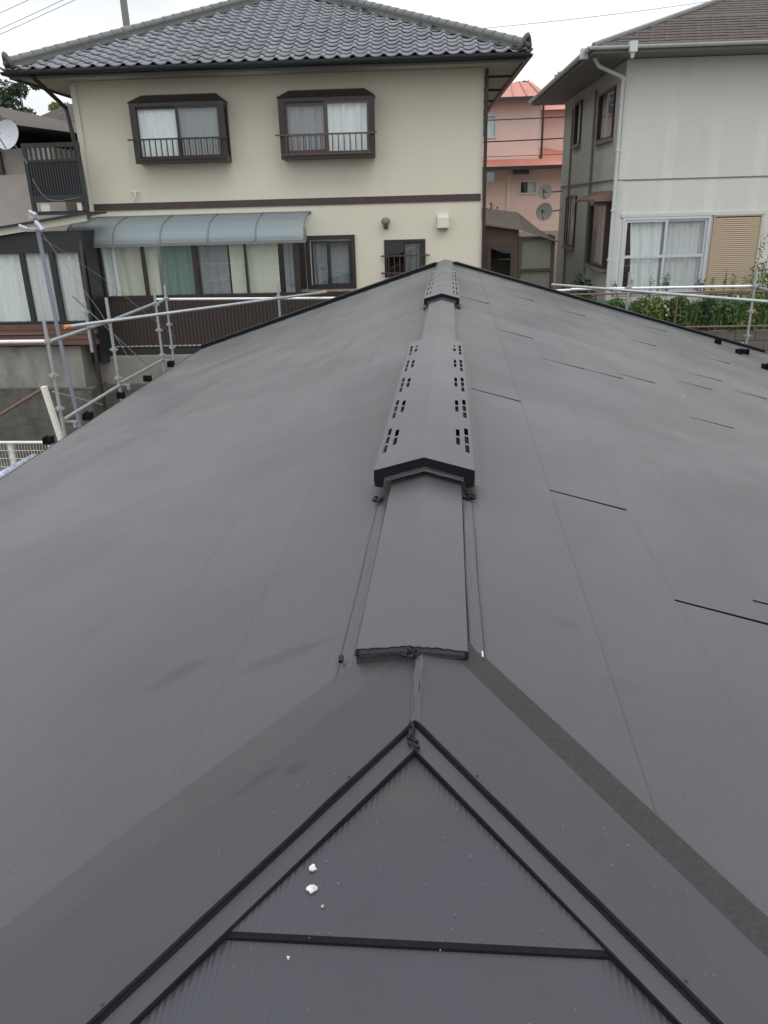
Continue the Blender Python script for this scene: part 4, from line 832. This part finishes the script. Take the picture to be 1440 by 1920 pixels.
# ------------------------------------------------------------------ dishes
def dish(name, label, c, r, aim, m, armto, grp=None):
    t = thing(name, label, 'satellite dish', c, 0, grp); aim = Vector(aim).normalized(); u = aim.cross(Vector((0, 0, 1))).normalized(); v = u.cross(aim); c = Vector(c)
    mb = MB(); mb.grid(lambda a, b: c + (u * math.cos(a * 6.283) + v * math.sin(a * 6.283) * 1.08) * r * b + aim * (b * b * r * .28 - r * .28), 20, 5)
    mb.grid(lambda a, b: c + (u * math.cos(a * 6.283) + v * math.sin(a * 6.283) * 1.08) * r * b + aim * (b * b * r * .28 - r * .28 - .008), 20, 5); mb.build('reflector', m, t, smooth=True)
    f = c + aim * r * 1.1 - v * r * .25; mb = MB(); mb.tube([c - v * r, f - v * .02], .012, 6); mb.build('feed_arm', m_conduit, t); MB().tube([f, f - aim * .09], .035, 8).build('feed_horn', m_conduit, t)
    MB().tube([c - aim * r * .3, Vector(armto)], .018, 6).build('mounting_arm', m_conduit, t)
dish('satellite_dish', 'large white satellite dish at the left edge in front of the tiled house', (-8.72, 16.3, 1.52), .27, (-.1, -1, .35), m_dishw, (-8.55, 16.6, 1.0))
mb = MB(); o = None
# ------------------------------------------------------------------ grey house
gh = thing('grey_house', 'two-storey grey rendered house with white gutter and brown slate roof on the right', 'house', (4, 18, -2.62), ROT, frame=True)
gx0, gx1, gy1 = -.47, 8.5, 6.9; gz0, gz1 = -2.62, 2.62
hf = [(-.3, 1.55, -1.95, -.34)]
mb = MB(); wall(mb, gx0, gx1, .41, gz1, 0, .12, []); wall(mb, gx0, gx1, gz0, .39, 0, .12, hf); mb.quad((gx1, 0, gz0), (gx1, gy1, gz0), (gx1, gy1, gz1), (gx1, 0, gz1)); mb.quad((gx0, gy1, gz0), (gx0, gy1, gz1), (gx1, gy1, gz1), (gx1, gy1, gz0)); mb.build('front_wall', m_grey, gh)
hs = [(.75, 2.3, 1.26, 2.26), (4.3, 5.15, 1.37, 2.4), (.25, 2.0, -1.4, -.05), (4.3, 5.75, -1.15, .16)]
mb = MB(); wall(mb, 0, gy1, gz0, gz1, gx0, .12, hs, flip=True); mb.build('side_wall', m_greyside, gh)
MB().box(gx0 - .012, gx1, -.014, 0, .388, .412).build('storey_joint', m_conduit, gh)
mb = MB(); mb.box(gx0 - .02, gx0 + .10, -.02, -.001, gz0, .386); mb.box(-.36, 2.66, -.03, -.001, -.335, -.27); mb.build('wall_trim', m_ggutter, gh)
# sliding doors and shutter
wn = MB(); ring(wn, -.3, 1.55, -1.95, -.34, -.025, .06, .05); w1 = wn.build('sliding_window', m_alu, gh)
for i, (a, b) in enumerate(((-.25, .66), (.6, 1.5))):
    mb = MB(); ring(mb, a, b, -1.93, -.39, -.01 + .03 * i, .015 + .03 * i, .05); mb.box(a + .05, b - .05, -.01 + .03 * i, .015 + .03 * i, -1.17, -1.11); mb.build('sash', m_alu, w1)
    pane_glass(a + .05, b - .05, -1.9, -1.17, .0 + .03 * i, w1); pane_glass(a + .05, b - .05, -1.11, -.44, .0 + .03 * i, w1)
curtain(-.12, .62, -1.95, -.42, .09, m_curtain, w1, .035, .13, gather=.12); curtain(.62, 1.5, -1.95, -.42, .11, m_curtlight, w1, .022, .12); room(-.25, 1.5, -1.95, -.4, .12, .9, w1)
sh = MB(); ring(sh, 1.6, 2.6, -1.95, -.34, -.06, -.001, .025); s1 = sh.build('shutter', m_beige, gh)
slm = MB().prism([(-.05, -.016), (-.035, .014), (-.02, .018), (-.02, -.02)], 'x', -.475, .475).mesh('slat', m_beige)
for i in range(38): put(slm, 'slat', s1, (2.1, 0, -1.905 + i * .0405))
MB().box(1.63, 2.57, -.018, -.002, -1.93, -.36).build('shutter_back', m_wood, s1)
# side windows (flip)
def sidewin(y0, y1, z0, z1, open_=False, hood=False, deep=.0):
    mb = MB(); x = gx0
    mb.box(x - .04 - deep, x + .05, y0, y0 + .05, z0, z1); mb.box(x - .04 - deep, x + .05, y1 - .05, y1, z0, z1); mb.box(x - .04 - deep, x + .05, y0 + .05, y1 - .05, z0, z0 + .05); mb.box(x - .04 - deep, x + .05, y0 + .05, y1 - .05, z1 - .05, z1)
    w = mb.build('window', m_brown, gh); ym = (y0 + y1) / 2
    mb = MB(); mb.box(x, x + .03, ym - .03, ym + .03, z0 + .05, z1 - .05); mb.build('mullion', m_alu, w)
    pane_glass(y0 + .05, y1 - .05, z0 + .05, z1 - .05, x + .01 - deep, w, flip=True); curtain(ym, y1 - .05, z0 + .05, z1 - .05, x + .1, m_curtgrey, w, .02, .1, flip=True); room(y0 + .05, y1 - .05, z0 + .05, z1 - .05, x + .12, .7, w, flip=True)
    MB().box(x - .09 - deep, x - .001, y0 - .04, y1 + .04, z0 - .06, z0 - .001).build('sill', m_conduit, w)
    if hood:
        mb = MB(); mb.hexa([(x - .45, y0 - .2, z1 + .05), (x - .001, y0 - .2, z1 + .05), (x - .001, y1 + .2, z1 + .05), (x - .45, y1 + .2, z1 + .05)], [(x - .45, y0 - .2, z1 + .09), (x - .001, y0 - .2, z1 + .26), (x - .001, y1 + .2, z1 + .26), (x - .45, y1 + .2, z1 + .09)]); mb.build('window_hood', m_wood, w)
sidewin(.75, 2.3, 1.26, 2.26); sidewin(4.3, 5.15, 1.37, 2.4); sidewin(.25, 2.0, -1.4, -.05, hood=True, deep=.1); sidewin(4.3, 5.75, -1.15, .16)
mb = MB(); mb.tube([(gx0 - .04, 2.62, 2.4), (gx0 - .04, 2.62, -2.6)], .028, 6); mb.tube([(gx0 - .04, 5.4, 2.3), (gx0 - .04, 5.4, -2.6)], .028, 6); mb.tube([(gx0 - .03, .1, .42), (gx0 - .03, 6.8, .42)], .018, 6); mb.build('conduit', m_conduit, gh)
mb = MB(); mb.tube([(gx0 - .72, -.3, 2.62), (gx0 - .6, -.22, 2.48), (gx0 - .1, -.08, 2.3), (gx0 - .07, -.08, 2.2), (gx0 - .07, -.08, gz0)], .037, 10); mb.tube([(gx0 - .12, -.1, 2.3), (gx0 - .03, -.07, 2.24)], .05, 8)
for z in (.95, -.2, -1.2): mb.box(gx0 - .12, gx0 - .02, -.12, -.03, z, z + .03)
mb.build('downpipe', m_pipe, gh)
# roof
rx0, rx1, ry0, ry1 = -1.30, 9.3, -.7, 7.6; rz = 2.74; RPc = .395; half = (ry1 - ry0) / 2
def rpt(x, y, z): return (x, y, z)
mb = MB(); mb.box(rx0 + .04, rx1 - .04, ry0 + .04, ry1 - .04, 2.63, 2.66); mb.build('soffit', m_gsoffit, gh)
mb = MB(); mb.box(rx0, rx1, ry0, ry0 + .035, 2.63, 2.73); mb.box(rx0, rx0 + .035, ry0 + .035, ry1, 2.63, 2.73); mb.build('fascia', m_conduit, gh)
mb = MB(); halfpipe(mb, (rx0 - .12, ry0 - .002, 2.74), (rx1, ry0 - .002, 2.74), (0, -1, 0), .06); halfpipe(mb, (rx0 - .002, ry0 - .12, 2.74), (rx0 - .002, ry1, 2.74), (-1, 0, 0), .06)
mb.box(-.64, -.5, ry0 - .15, ry0 - .0, 2.62, 2.80); mb.tube([(-.57, ry0 - .08, 2.62), (-.57, ry0 - .08, 2.52)], .05, 8, r2=.03); mb.box(rx0 - .16, rx0 - .02, -.38, -.24, 2.60, 2.78); mb.build('gutter', m_ggutter, gh, smooth=False)
mb = MB(); nc = 20
for k in range(nc):   # shingle courses, each a real step
    t0, t1 = k / nc * half, (k + 1) / nc * half; z0_, z1_ = rz + RPc * t0 + .012, rz + RPc * t1
    for (A, B, C, D) in (((rx0 + t0, ry0 + t0), (rx1 - t0, ry0 + t0), (rx1 - t1, ry0 + t1), (rx0 + t1, ry0 + t1)), ((rx0 + t0, ry1 - t0), (rx0 + t0, ry0 + t0), (rx0 + t1, ry0 + t1), (rx0 + t1, ry1 - t1)), ((rx1 - t0, ry1 - t0), (rx0 + t0, ry1 - t0), (rx0 + t1, ry1 - t1), (rx1 - t1, ry1 - t1)), ((rx1 - t0, ry0 + t0), (rx1 - t0, ry1 - t0), (rx1 - t1, ry1 - t1), (rx1 - t1, ry0 + t1))):
        mb.quad((*A, z0_), (*B, z0_), (*C, z1_), (*D, z1_)); mb.quad((*A, z0_ - .014), (*B, z0_ - .014), (*B, z0_), (*A, z0_))
rf = mb.build('roof', m_slate, gh)
shm = MB().hexa([(-.145, -.002, .0), (.145, -.002, .0), (.145, .2, 0), (-.145, .2, 0)], [(-.145, -.002, .011), (.145, -.002, .011), (.145, .2, .003), (-.145, .2, .003)]).mesh('slate', m_slate)
n_s = 0; sa = math.atan(RPc)
for k in range(10):
    t0 = k / nc * half; 
    for i in range(40):
        x = rx0 + t0 + .3 + i * .3 + (.15 if k % 2 else 0)
        if x > rx0 + 6.2 or n_s >= 250: break
        n_s += 1; put(shm, 'slate', rf, (x, ry0 + t0, rz + RPc * t0 + .014 + random.uniform(0, .004)), (sa, 0, random.uniform(-.01, .01)))
mb = MB(); a = Vector((rx0, ry0, rz + .03)); b = Vector((rx0 + half, ry0 + half, rz + RPc * half + .03)); mb.tube([a, b], .05, 6); mb.tube([b, (rx1 - half, ry0 + half, b.z)], .05, 6); mb.build('ridge_roll', m_conduit, rf)
M2 = Matrix.Translation((4, 18, 0)) @ Matrix.Rotation(ROT, 4, 'Z')
def gw(x, y, z): return tuple(M2 @ Vector((x, y, z)))
dish('satellite_dish', 'upper of the two grey dishes on the rear corner of the grey house', gw(-.95, 6.7, .30), .2, (-.35, -1, .4), m_dish, gw(gx0, 6.6, .3), 'pair of grey dishes on the grey house')
dish('satellite_dish', 'lower and larger of the two grey dishes on the rear corner of the grey house', gw(-.98, 6.5, -.24), .24, (-.35, -1, .4), m_dish, gw(gx0, 6.5, -.2), 'pair of grey dishes on the grey house')
# ------------------------------------------------------------------ shed between the houses
sd_ = thing('brown_lean_to_shed', 'brown lean-to shed with glass door wedged between cream and grey houses', 'shed', (1.7, 20, -2.62))
def sz(x): return -.46 - (max(0, x - 1.5)) * .26 - (x - .8) * .08
mb = MB(); mb.hexa([(.8, 19.75, sz(.8)), (1.75, 19.75, sz(1.75)), (1.75, 21.5, sz(1.75) + .35), (.8, 21.5, sz(.8) + .35)], [(.8, 19.75, sz(.8) + .04), (1.75, 19.75, sz(1.75) + .04), (1.75, 21.5, sz(1.75) + .39), (.8, 21.5, sz(.8) + .39)])
mb.hexa([(1.75, 19.75, sz(1.75)), (2.6, 19.75, sz(2.6)), (2.6, 21.5, sz(2.6) + .0), (1.75, 21.5, sz(1.75) + .35)], [(1.75, 19.75, sz(1.75) + .04), (2.6, 19.75, sz(2.6) + .04), (2.6, 21.5, sz(2.6) + .04), (1.75, 21.5, sz(1.75) + .39)]); mb.build('roof', m_shedroof, sd_)
mb = MB(); wall(mb, .8, 1.68, -2.62, -.58, 20, .08, [(.92, 1.6, -2.5, -.92)]); mb.quad((.8, 20, -.58), (1.68, 20, -.58), (1.68, 20, -.54), (.8, 20, -.47)); mb.quad((2.55, 20, -2.62), (2.55, 21.4, -2.62), (2.55, 21.4, -.75), (2.55, 20, -.75)); mb.build('wall', m_shedwood, sd_)
mb = MB(); ring(mb, .92, 1.6, -2.5, -.9, 19.95, 20.03, .1); dr = mb.build('door', m_woodframe, sd_); pane_glass(1.0, 1.5, -2.42, -.98, 19.98, dr); room(.95, 1.55, -2.5, -.95, 20.08, .6, dr)
mb = MB(); 
for x in (1.68, 2.48): mb.box(x, x + .07, 19.95, 20.03, -2.62, -.74)
for z in (-2.2, -1.55, -.82): mb.box(1.75, 2.48, 19.955, 20.025, z, z + .06)
mb.build('panel_frame', m_woodframe, sd_)
MB().grid(lambda a, b: (1.75 + .73 * a, 20.035 + .006 * math.sin(a * 90), -2.62 + 1.87 * b), 40, 1).build('corrugated_panel', m_fibre, sd_)
# ------------------------------------------------------------------ pink house
ph = thing('pink_house', 'pink two-storey house with coral red roofs seen between the two near houses', 'house', (1.5, 31, -3.1))
mb = MB(); wall(mb, -2.5, 3.22, 1.45, 3.42, 31, .1, [(.95, 1.68, 2.2, 2.97)]); wall(mb, -2.5, 4.6, -3.1, 1.2, 31, .1, [(1.0, 1.7, .72, 1.18), (2.55, 3.22, .3, .78)])
mb.quad((3.22, 31, 1.3), (3.22, 36, 1.3), (3.22, 36, 3.42), (3.22, 31, 3.42)); wall(mb, 3.22, 5.6, 1.2, 3.42, 33, .1, []); mb.quad((5.6, 33, -3), (5.6, 38, -3), (5.6, 38, 3.4), (5.6, 33, 3.4)); mb.quad((4.6, 31, -3.1), (4.6, 36, -3.1), (4.6, 36, 1.2), (4.6, 31, 1.2)); mb.build('wall', m_pink, ph)
mb = MB(); mb.hexa([(-2.8, 30.5, 3.42), (3.45, 30.5, 3.42), (3.45, 37, 3.42), (-2.8, 37, 3.42)], [(-1.0, 32.6, 4.15), (3.0, 32.6, 4.15), (2.6, 35, 4.15), (-1.0, 35, 4.15)])
for i in range(13): x = -2.6 + i * .48; mb.hexa([(x, 30.5, 3.43), (x + .03, 30.5, 3.43), (x * .64 + .86, 32.6, 4.15), (x * .64 + .83, 32.6, 4.15)], [(x, 30.5, 3.47), (x + .03, 30.5, 3.47), (x * .64 + .86, 32.6, 4.19), (x * .64 + .83, 32.6, 4.19)])
mb.build('upper_roof', m_red, ph)
mb = MB(); mb.hexa([(3.3, 32.5, 3.2), (5.9, 32.5, 3.2), (5.9, 36, 3.2), (3.3, 36, 3.2)], [(3.3, 32.6, 3.25), (5.9, 32.6, 3.25), (5.0, 34.5, 3.9), (3.3, 34.5, 3.9)]); mb.build('side_roof', m_red, ph)
mb = MB(); mb.hexa([(-2.7, 30.4, 1.2), (4.8, 30.4, 1.2), (4.8, 31, 1.2), (-2.7, 31, 1.2)], [(-2.7, 30.4, 1.24), (4.8, 30.4, 1.24), (3.3, 31, 1.5), (-2.7, 31, 1.5)]); mb.hexa([(3.3, 31.05, 1.2), (4.8, 30.5, 1.2), (4.8, 33, 1.2), (3.3, 33, 1.2)], [(3.3, 31.05, 1.5), (4.8, 30.5, 1.24), (4.8, 33, 1.75), (3.3, 33, 2.0)]); mb.build('skirt_roof', m_red, ph)
mb = MB(); mb.box(-2.8, 3.5, 30.42, 30.5, 3.34, 3.44); mb.box(-2.8, 4.85, 30.3, 30.4, 1.12, 1.24); mb.tube([(3.3, 30.95, 3.4), (3.3, 30.95, 1.5)], .04, 6); mb.box(2.3, 2.85, 30.5, 30.9, .98, 1.11); mb.build('gutter', m_dark, ph)
MB().tube([(2.15, 30.93, 1.0), (2.15, 30.93, -3)], .03, 6).build('downpipe', m_palewall, ph)
for (a, b, c, d_) in ((.95, 1.68, 2.2, 2.97), (1.0, 1.7, .72, 1.18), (2.55, 3.22, .3, .78)):
    w = ring(MB(), a, b, c, d_, 30.96, 31.04, .06).build('window', m_ggutter, ph); MB().box((a + b) / 2 - .02, (a + b) / 2 + .02, 30.98, 31.02, c + .06, d_ - .06).build('mullion', m_ggutter, w)
    pane_glass(a + .06, b - .06, c + .06, d_ - .06, 31.01, w); curtain((a + b) / 2, b - .06, c + .06, d_ - .06, 31.12, m_curtain, w, .02, .1); room(a, b, c, d_, 31.1, .6, w)
gw_ = thing('pale_garden_wall', 'pale cream low wall in front of the pink house', 'wall', (3, 26.5, -2.62)); MB().box(1.5, 4.5, 26.5, 26.7, -2.62, -.82).build('wall_panel', m_palewall, gw_)
# ------------------------------------------------------------------ houses on the far left
lh = thing('tiled_neighbour_house', 'house at the left edge with dark tiled roof behind the white dish', 'house', (-13, 21, -3.1))
mb = MB(); mb.box(-18, -9.6, 20, 27, -3.1, 1.55); mb.build('wall', m_pale2, lh); MB().box(-14.5, -10.9, 19.9, 19.99, .96, 1.5).build('shutter_box', m_woodframe, lh)
mb = MB(); mb.box(-18, -9.3, 19.6, 19.95, -.9, .95); mb.build('balcony_wall', m_pale2, lh)
mb = MB(); mb.hexa([(-19, 19.0, 2.05), (-10.0, 19.0, 1.98), (-8.6, 28, 1.98), (-19, 28, 2.05)], [(-18, 22.5, 3.1), (-13.5, 22.5, 3.1), (-13.5, 24.5, 3.1), (-18, 24.5, 3.1)]); rfl = mb.build('roof', m_slate, lh)
for k in range(14):
    t = k / 14; mb = MB(); mb.hexa([(-19 + t, 19 + 3.5 * t, 2.06 + 1.04 * t), (-10.0 - 3.5 * t, 19 + 3.5 * t, 1.99 + 1.11 * t), (-10 - 3.5 * t, 19.06 + 3.5 * t, 1.99 + 1.11 * t), (-19 + t, 19.06 + 3.5 * t, 2.06 + 1.04 * t)], [(-19 + t, 19 + 3.5 * t, 2.13 + 1.04 * t), (-10.0 - 3.5 * t, 19 + 3.5 * t, 2.06 + 1.11 * t), (-10 - 3.5 * t, 19.06 + 3.5 * t, 2.06 + 1.11 * t), (-19 + t, 19.06 + 3.5 * t, 2.13 + 1.04 * t)]); mb.build('tile_course', m_ridget, rfl)
MB().box(-19, -9.9, 18.85, 18.99, 1.9, 2.03).build('gutter', m_dark, lh)
mb = MB(); mb.box(-12.2, -11.0, 19.9, 19.99, .4, 1.6); mb.build('window', m_brown, lh)
l2 = thing('brown_roofed_house', 'small house with brown hipped roof glimpsed over the dark balcony', 'house', (-12, 27, -3.1))
mb = MB(); mb.box(-15, -10.8, 27.5, 33, -3.1, 2.15); mb.build('wall', m_palewall, l2)
mb = MB(); mb.hexa([(-15.6, 26.8, 2.2), (-10.2, 26.8, 2.2), (-10.2, 33.6, 2.2), (-15.6, 33.6, 2.2)], [(-13.2, 29.2, 3.6), (-12.2, 29.2, 3.6), (-12.2, 31.2, 3.6), (-13.2, 31.2, 3.6)]); mb.build('roof', m_slate, l2)
mb = MB(); mb.box(-12.0, -11.2, 27.44, 27.49, 1.2, 2.1); mb.build('window', m_room, l2)
MB().box(-15.6, -10.1, 26.7, 26.79, 2.08, 2.22).build('gutter', m_dark, l2)
# ------------------------------------------------------------------ plants
def leaves(mb, c, rx, ry, rz_, n, s):
    for _ in range(n):
        while True:
            p = Vector((random.uniform(-1, 1), random.uniform(-1, 1), random.uniform(-1, 1)))
            if p.length < 1: break
        p = p * (.55 + .45 * random.random()) if random.random() < .3 else p.normalized() * random.uniform(.6, 1.05)
        q = Vector(c) + Vector((p.x * rx, p.y * ry, p.z * rz_)); a = Vector((random.gauss(0, 1), random.gauss(0, 1), random.gauss(0, .6))).normalized(); b = a.orthogonal().normalized(); b.rotate(Matrix.Rotation(random.random() * 6, 3, a)); c2 = a.cross(b)
        l = s * random.uniform(.6, 1.4); w = l * .42
        mb.quad(q - b * l * .5, q + c2 * w * .5, q + b * l * .5, q - c2 * w * .5)
def weed(x, y, z0, h, w, label, m=m_leaf, tall=2, name='leafy_plant', cat='plant', grp='plants in the garden bed', flowers=0, ls=.08, dens=2.6):
    t = thing(name, label, cat, (x, y, z0), 0, grp); mb = MB(); st = MB(); ns = int(7 * w / .4) + 3
    for i in range(ns):
        bx, by = x + random.uniform(-w, w) * .9, y + random.uniform(-.3, .3); hh = h * random.uniform(.7, 1.0); tx = bx + random.uniform(-.12, .12)
        st.tube([(bx, by, z0), (tx, by, z0 + hh)], .008, 4, r2=.004)
        for k in range(3): leaves(mb, (bx + (tx - bx) * (k + 1) / 3.3, by, z0 + hh * (k + .8) / 3.3), .15, .15, hh * .2, int(38 * dens), ls)
    for i in range(tall):
        bx, by = x + random.uniform(-w, w) * .8, y + random.uniform(-.2, .2); hh = h * random.uniform(1.2, 1.55); st.tube([(bx, by, z0), (bx + random.uniform(-.06, .06), by, z0 + hh)], .007, 4, r2=.003)
        leaves(mb, (bx, by, z0 + hh * .88), .06, .06, hh * .16, 36, ls * .7)
    st.build('stem', m_stem, t); mb.build('foliage', m, t)
    if flowers:
        for _ in range(flowers):
            fb = MB(); leaves(fb, (x + random.uniform(-w, w), y - .3, z0 + h * random.uniform(.5, 1)), .035, .035, .03, 9, .05)
            fb.build('flower', m_flower, t)
spots = [(2.75, .55, 'low leafy weeds at the left end of the garden bed by the first rail post', 0, m_leaf), (3.25, .7, 'dense green plant behind the second scaffold post, dotted with white blooms', 4, m_leaf), (3.75, .8, 'tall stalked green plant under the white curtained window', 0, m_leaf), (4.25, .8, 'bright green plant below the middle of the sliding window', 1, m_leafl), (4.75, .8, 'thick green plant with one large white bloom near the window frame', 3, m_leaf),
         (5.2, .75, 'dark green bushy plant below the beige shutter', 0, m_leafd), (5.65, .8, 'mid green plant left of the tall corner scaffold post', 0, m_leaf), (6.15, .85, 'green plant right of the tall corner scaffold post', 1, m_leafl), (6.7, .9, 'green plant at the far right end of the garden bed', 0, m_leaf), (7.3, .9, 'green plant beyond the right edge of the garden bed', 0, m_leaf)]
for x, h, lb, fl, m in spots: weed(x, 16.95, -2.62, h, .34, lb, m, 2 if x < 5.5 else 3, flowers=fl)
weed(2.95, 17.4, -2.62, 1.25, .22, 'dark glossy shrub at the foot of the grey house corner', m_leafd, 0, 'dark_shrub', 'shrub', None, ls=.1, dens=1.6)
weed(6.55, 17.2, -2.62, 1.45, .26, 'tall yellow-green shrub rising at the right edge by the shutter', m_leafl, 3, 'tall_shrub', 'shrub', None, dens=1.4)
mb = MB(); 
for _ in range(13000):
    x, y = random.uniform(2.0, 8.5), random.uniform(16.66, 17.6); a = random.random() * 6.28; h = random.uniform(.25, .7); l = .05; mb.quad((x, y, -2.62), (x + l * math.cos(a), y + l * math.sin(a), -2.62), (x + random.uniform(-.1, .1), y + random.uniform(-.1, .1), -2.62 + h))
o = mb.build('ground_cover', m_leaf); tag(o, 'long green grass filling the garden bed on the block wall', 'grass'); o['kind'] = 'stuff'
# block wall and garden rail
bw = thing('block_wall', 'brown-grey block retaining wall under the garden bed at the right', 'wall', (5, 16.6, -5.2))
MB().box(1.9, 9.5, 16.6, 16.72, -5.2, -2.53).build('mortar_core', m_conc, bw)
bm = MB().box(-.193, .193, -.04, .0, -.093, .093).mesh('block', m_block); nb = 0
for r in range(13):
    for c in range(19):
        if nb >= 290: break
        x = 2.1 + c * .395 + (.197 if r % 2 else 0); nb += 1; put(bm, 'block', bw, (x, 16.598, -2.63 - r * .198))
rl_ = thing('garden_rail', 'brown painted two-bar rail along the garden bed', 'fence', (5, 16.5, -2.5))
for z in (-1.75, -2.43): MB().tube([(2.2, 16.5, z), (9, 16.5, z)], .02, 7).build('bar', m_rail, rl_)
for x in (2.6, 4.6, 6.9, 8.8): MB().tube([(x, 16.5, -2.6), (x, 16.5, -1.75)], .018, 6).build('post', m_rail, rl_)
def tree(x, y, z0, h, w, label, m=m_leafd, n=4200, cat='tree'):
    t = thing('broadleaf_tree', label, cat, (x, y, z0), 0, 'trees beyond the houses'); mb = MB(); mb.tube([(x, y, z0), (x + .1, y, z0 + h * .5), (x - .1, y, z0 + h * .9)], .18, 7, r2=.05)
    for k in range(5): a = k * 1.3; mb.tube([(x, y, z0 + h * (.35 + .08 * k)), (x + math.cos(a) * w * .6, y + math.sin(a) * w * .6, z0 + h * (.6 + .07 * k))], .07, 5, r2=.02)
    mb.build('trunk', m_wood, t); mb = MB()
    for k in range(16):
        a = random.random() * 6.28; r = random.uniform(0, .75) * w; zz = z0 + h * random.uniform(.5, .97); sc_ = random.uniform(.25, .45) * w * (1.15 - .5 * (zz - z0) / h)
        leaves(mb, (x + r * math.cos(a) * (1.2 - (zz - z0) / h * .7), y + r * math.sin(a), zz), sc_, sc_, sc_ * .7, n // 16, .34)
    mb.build('crown', m, t)
tree(-31.5, 62, -3.1, 13.0, 3.6, 'dark green tree over the tiled roof at the left edge'); tree(-27.3, 60, -3.1, 10.9, 2.4, 'lower yellow-green tree just left of the cream house eaves', m_leafl); tree(-37.5, 64, -3.1, 11.3, 3.2, 'dark tree touching the left picture edge')
tree(7.0, 55, -3.1, 10.6, 1.5, 'slim dark tree top rising behind the red roof near the grey eaves', n=1800); tree(4.6, 60, -3.1, 11.9, 1.3, 'small tree crown peeping over the red roof beside the cream eaves', n=1800); tree(7.4, 58, -3.1, 10.3, 2.2, 'tree behind the left eaves of the grey house')
weed(1.18, 21.8, -2.6, 2.6, .18, 'dark plant poking out above the shed roof beside the cream wall', m_leafd, 0, 'dark_shrub', 'shrub', None, ls=.1, dens=1.5)
# ------------------------------------------------------------------ utility pole and wires
up = thing('utility_pole', 'concrete utility pole rising behind the left hip of the tiled roof', 'utility pole', (-12.9, 35, -3.1))
MB().tube([(-12.85, 35, -3.1), (-12.9, 35, 11)], .17, 10, r2=.13).build('pole', m_conduit, up); MB().box(-13.6, -12.2, 34.8, 34.9, 9.6, 9.7).build('crossarm', m_conduit, up)
def wire(p0, p1, sag, label, r=.012, grp=None):
    n = 14; pts = [Vector(p0).lerp(Vector(p1), i / n) - Vector((0, 0, sag * 4 * (i / n) * (1 - i / n))) for i in range(n + 1)]
    o = MB().tube(pts, r, 4).build('overhead_wire', m_cable, None); tag(o, label, 'wire', grp)
wire((-12.6, 34.9, 9.6), (-5, 30, 6.2), .1, 'wire running down from the utility pole behind the tiled roof'); wire((-13, 35, 9.9), (-40, 30, 9.5), .3, 'wire leaving the utility pole toward the left edge')
wire((-5, 45, 8.0), (14, 45, 9.0), .2, 'single wire crossing the sky between the two roofs')
wire((-1, 26, 2.35), (7, 26, 2.45), .05, 'highest of the three cables crossing the pink house', .018, 'cables crossing the pink house'); wire((-1, 26, 1.75), (7, 26, 1.9), .05, 'middle cable crossing the pink house', .022, 'cables crossing the pink house'); wire((-1, 26, 1.35), (7, 26, 1.4), .03, 'lowest and thinnest cable crossing the pink house', .010, 'cables crossing the pink house')

for q, (za, zb) in enumerate(((4.2, 7.15), (4.34, 7.29), (4.75, 7.7))):
    wire((-19, 28, za), (-9.5, 28, zb), .05, ('lowest', 'middle', 'highest')[q] + ' of the three parallel wires rising across the sky at the top left corner', .008, 'parallel wires in the top left sky')
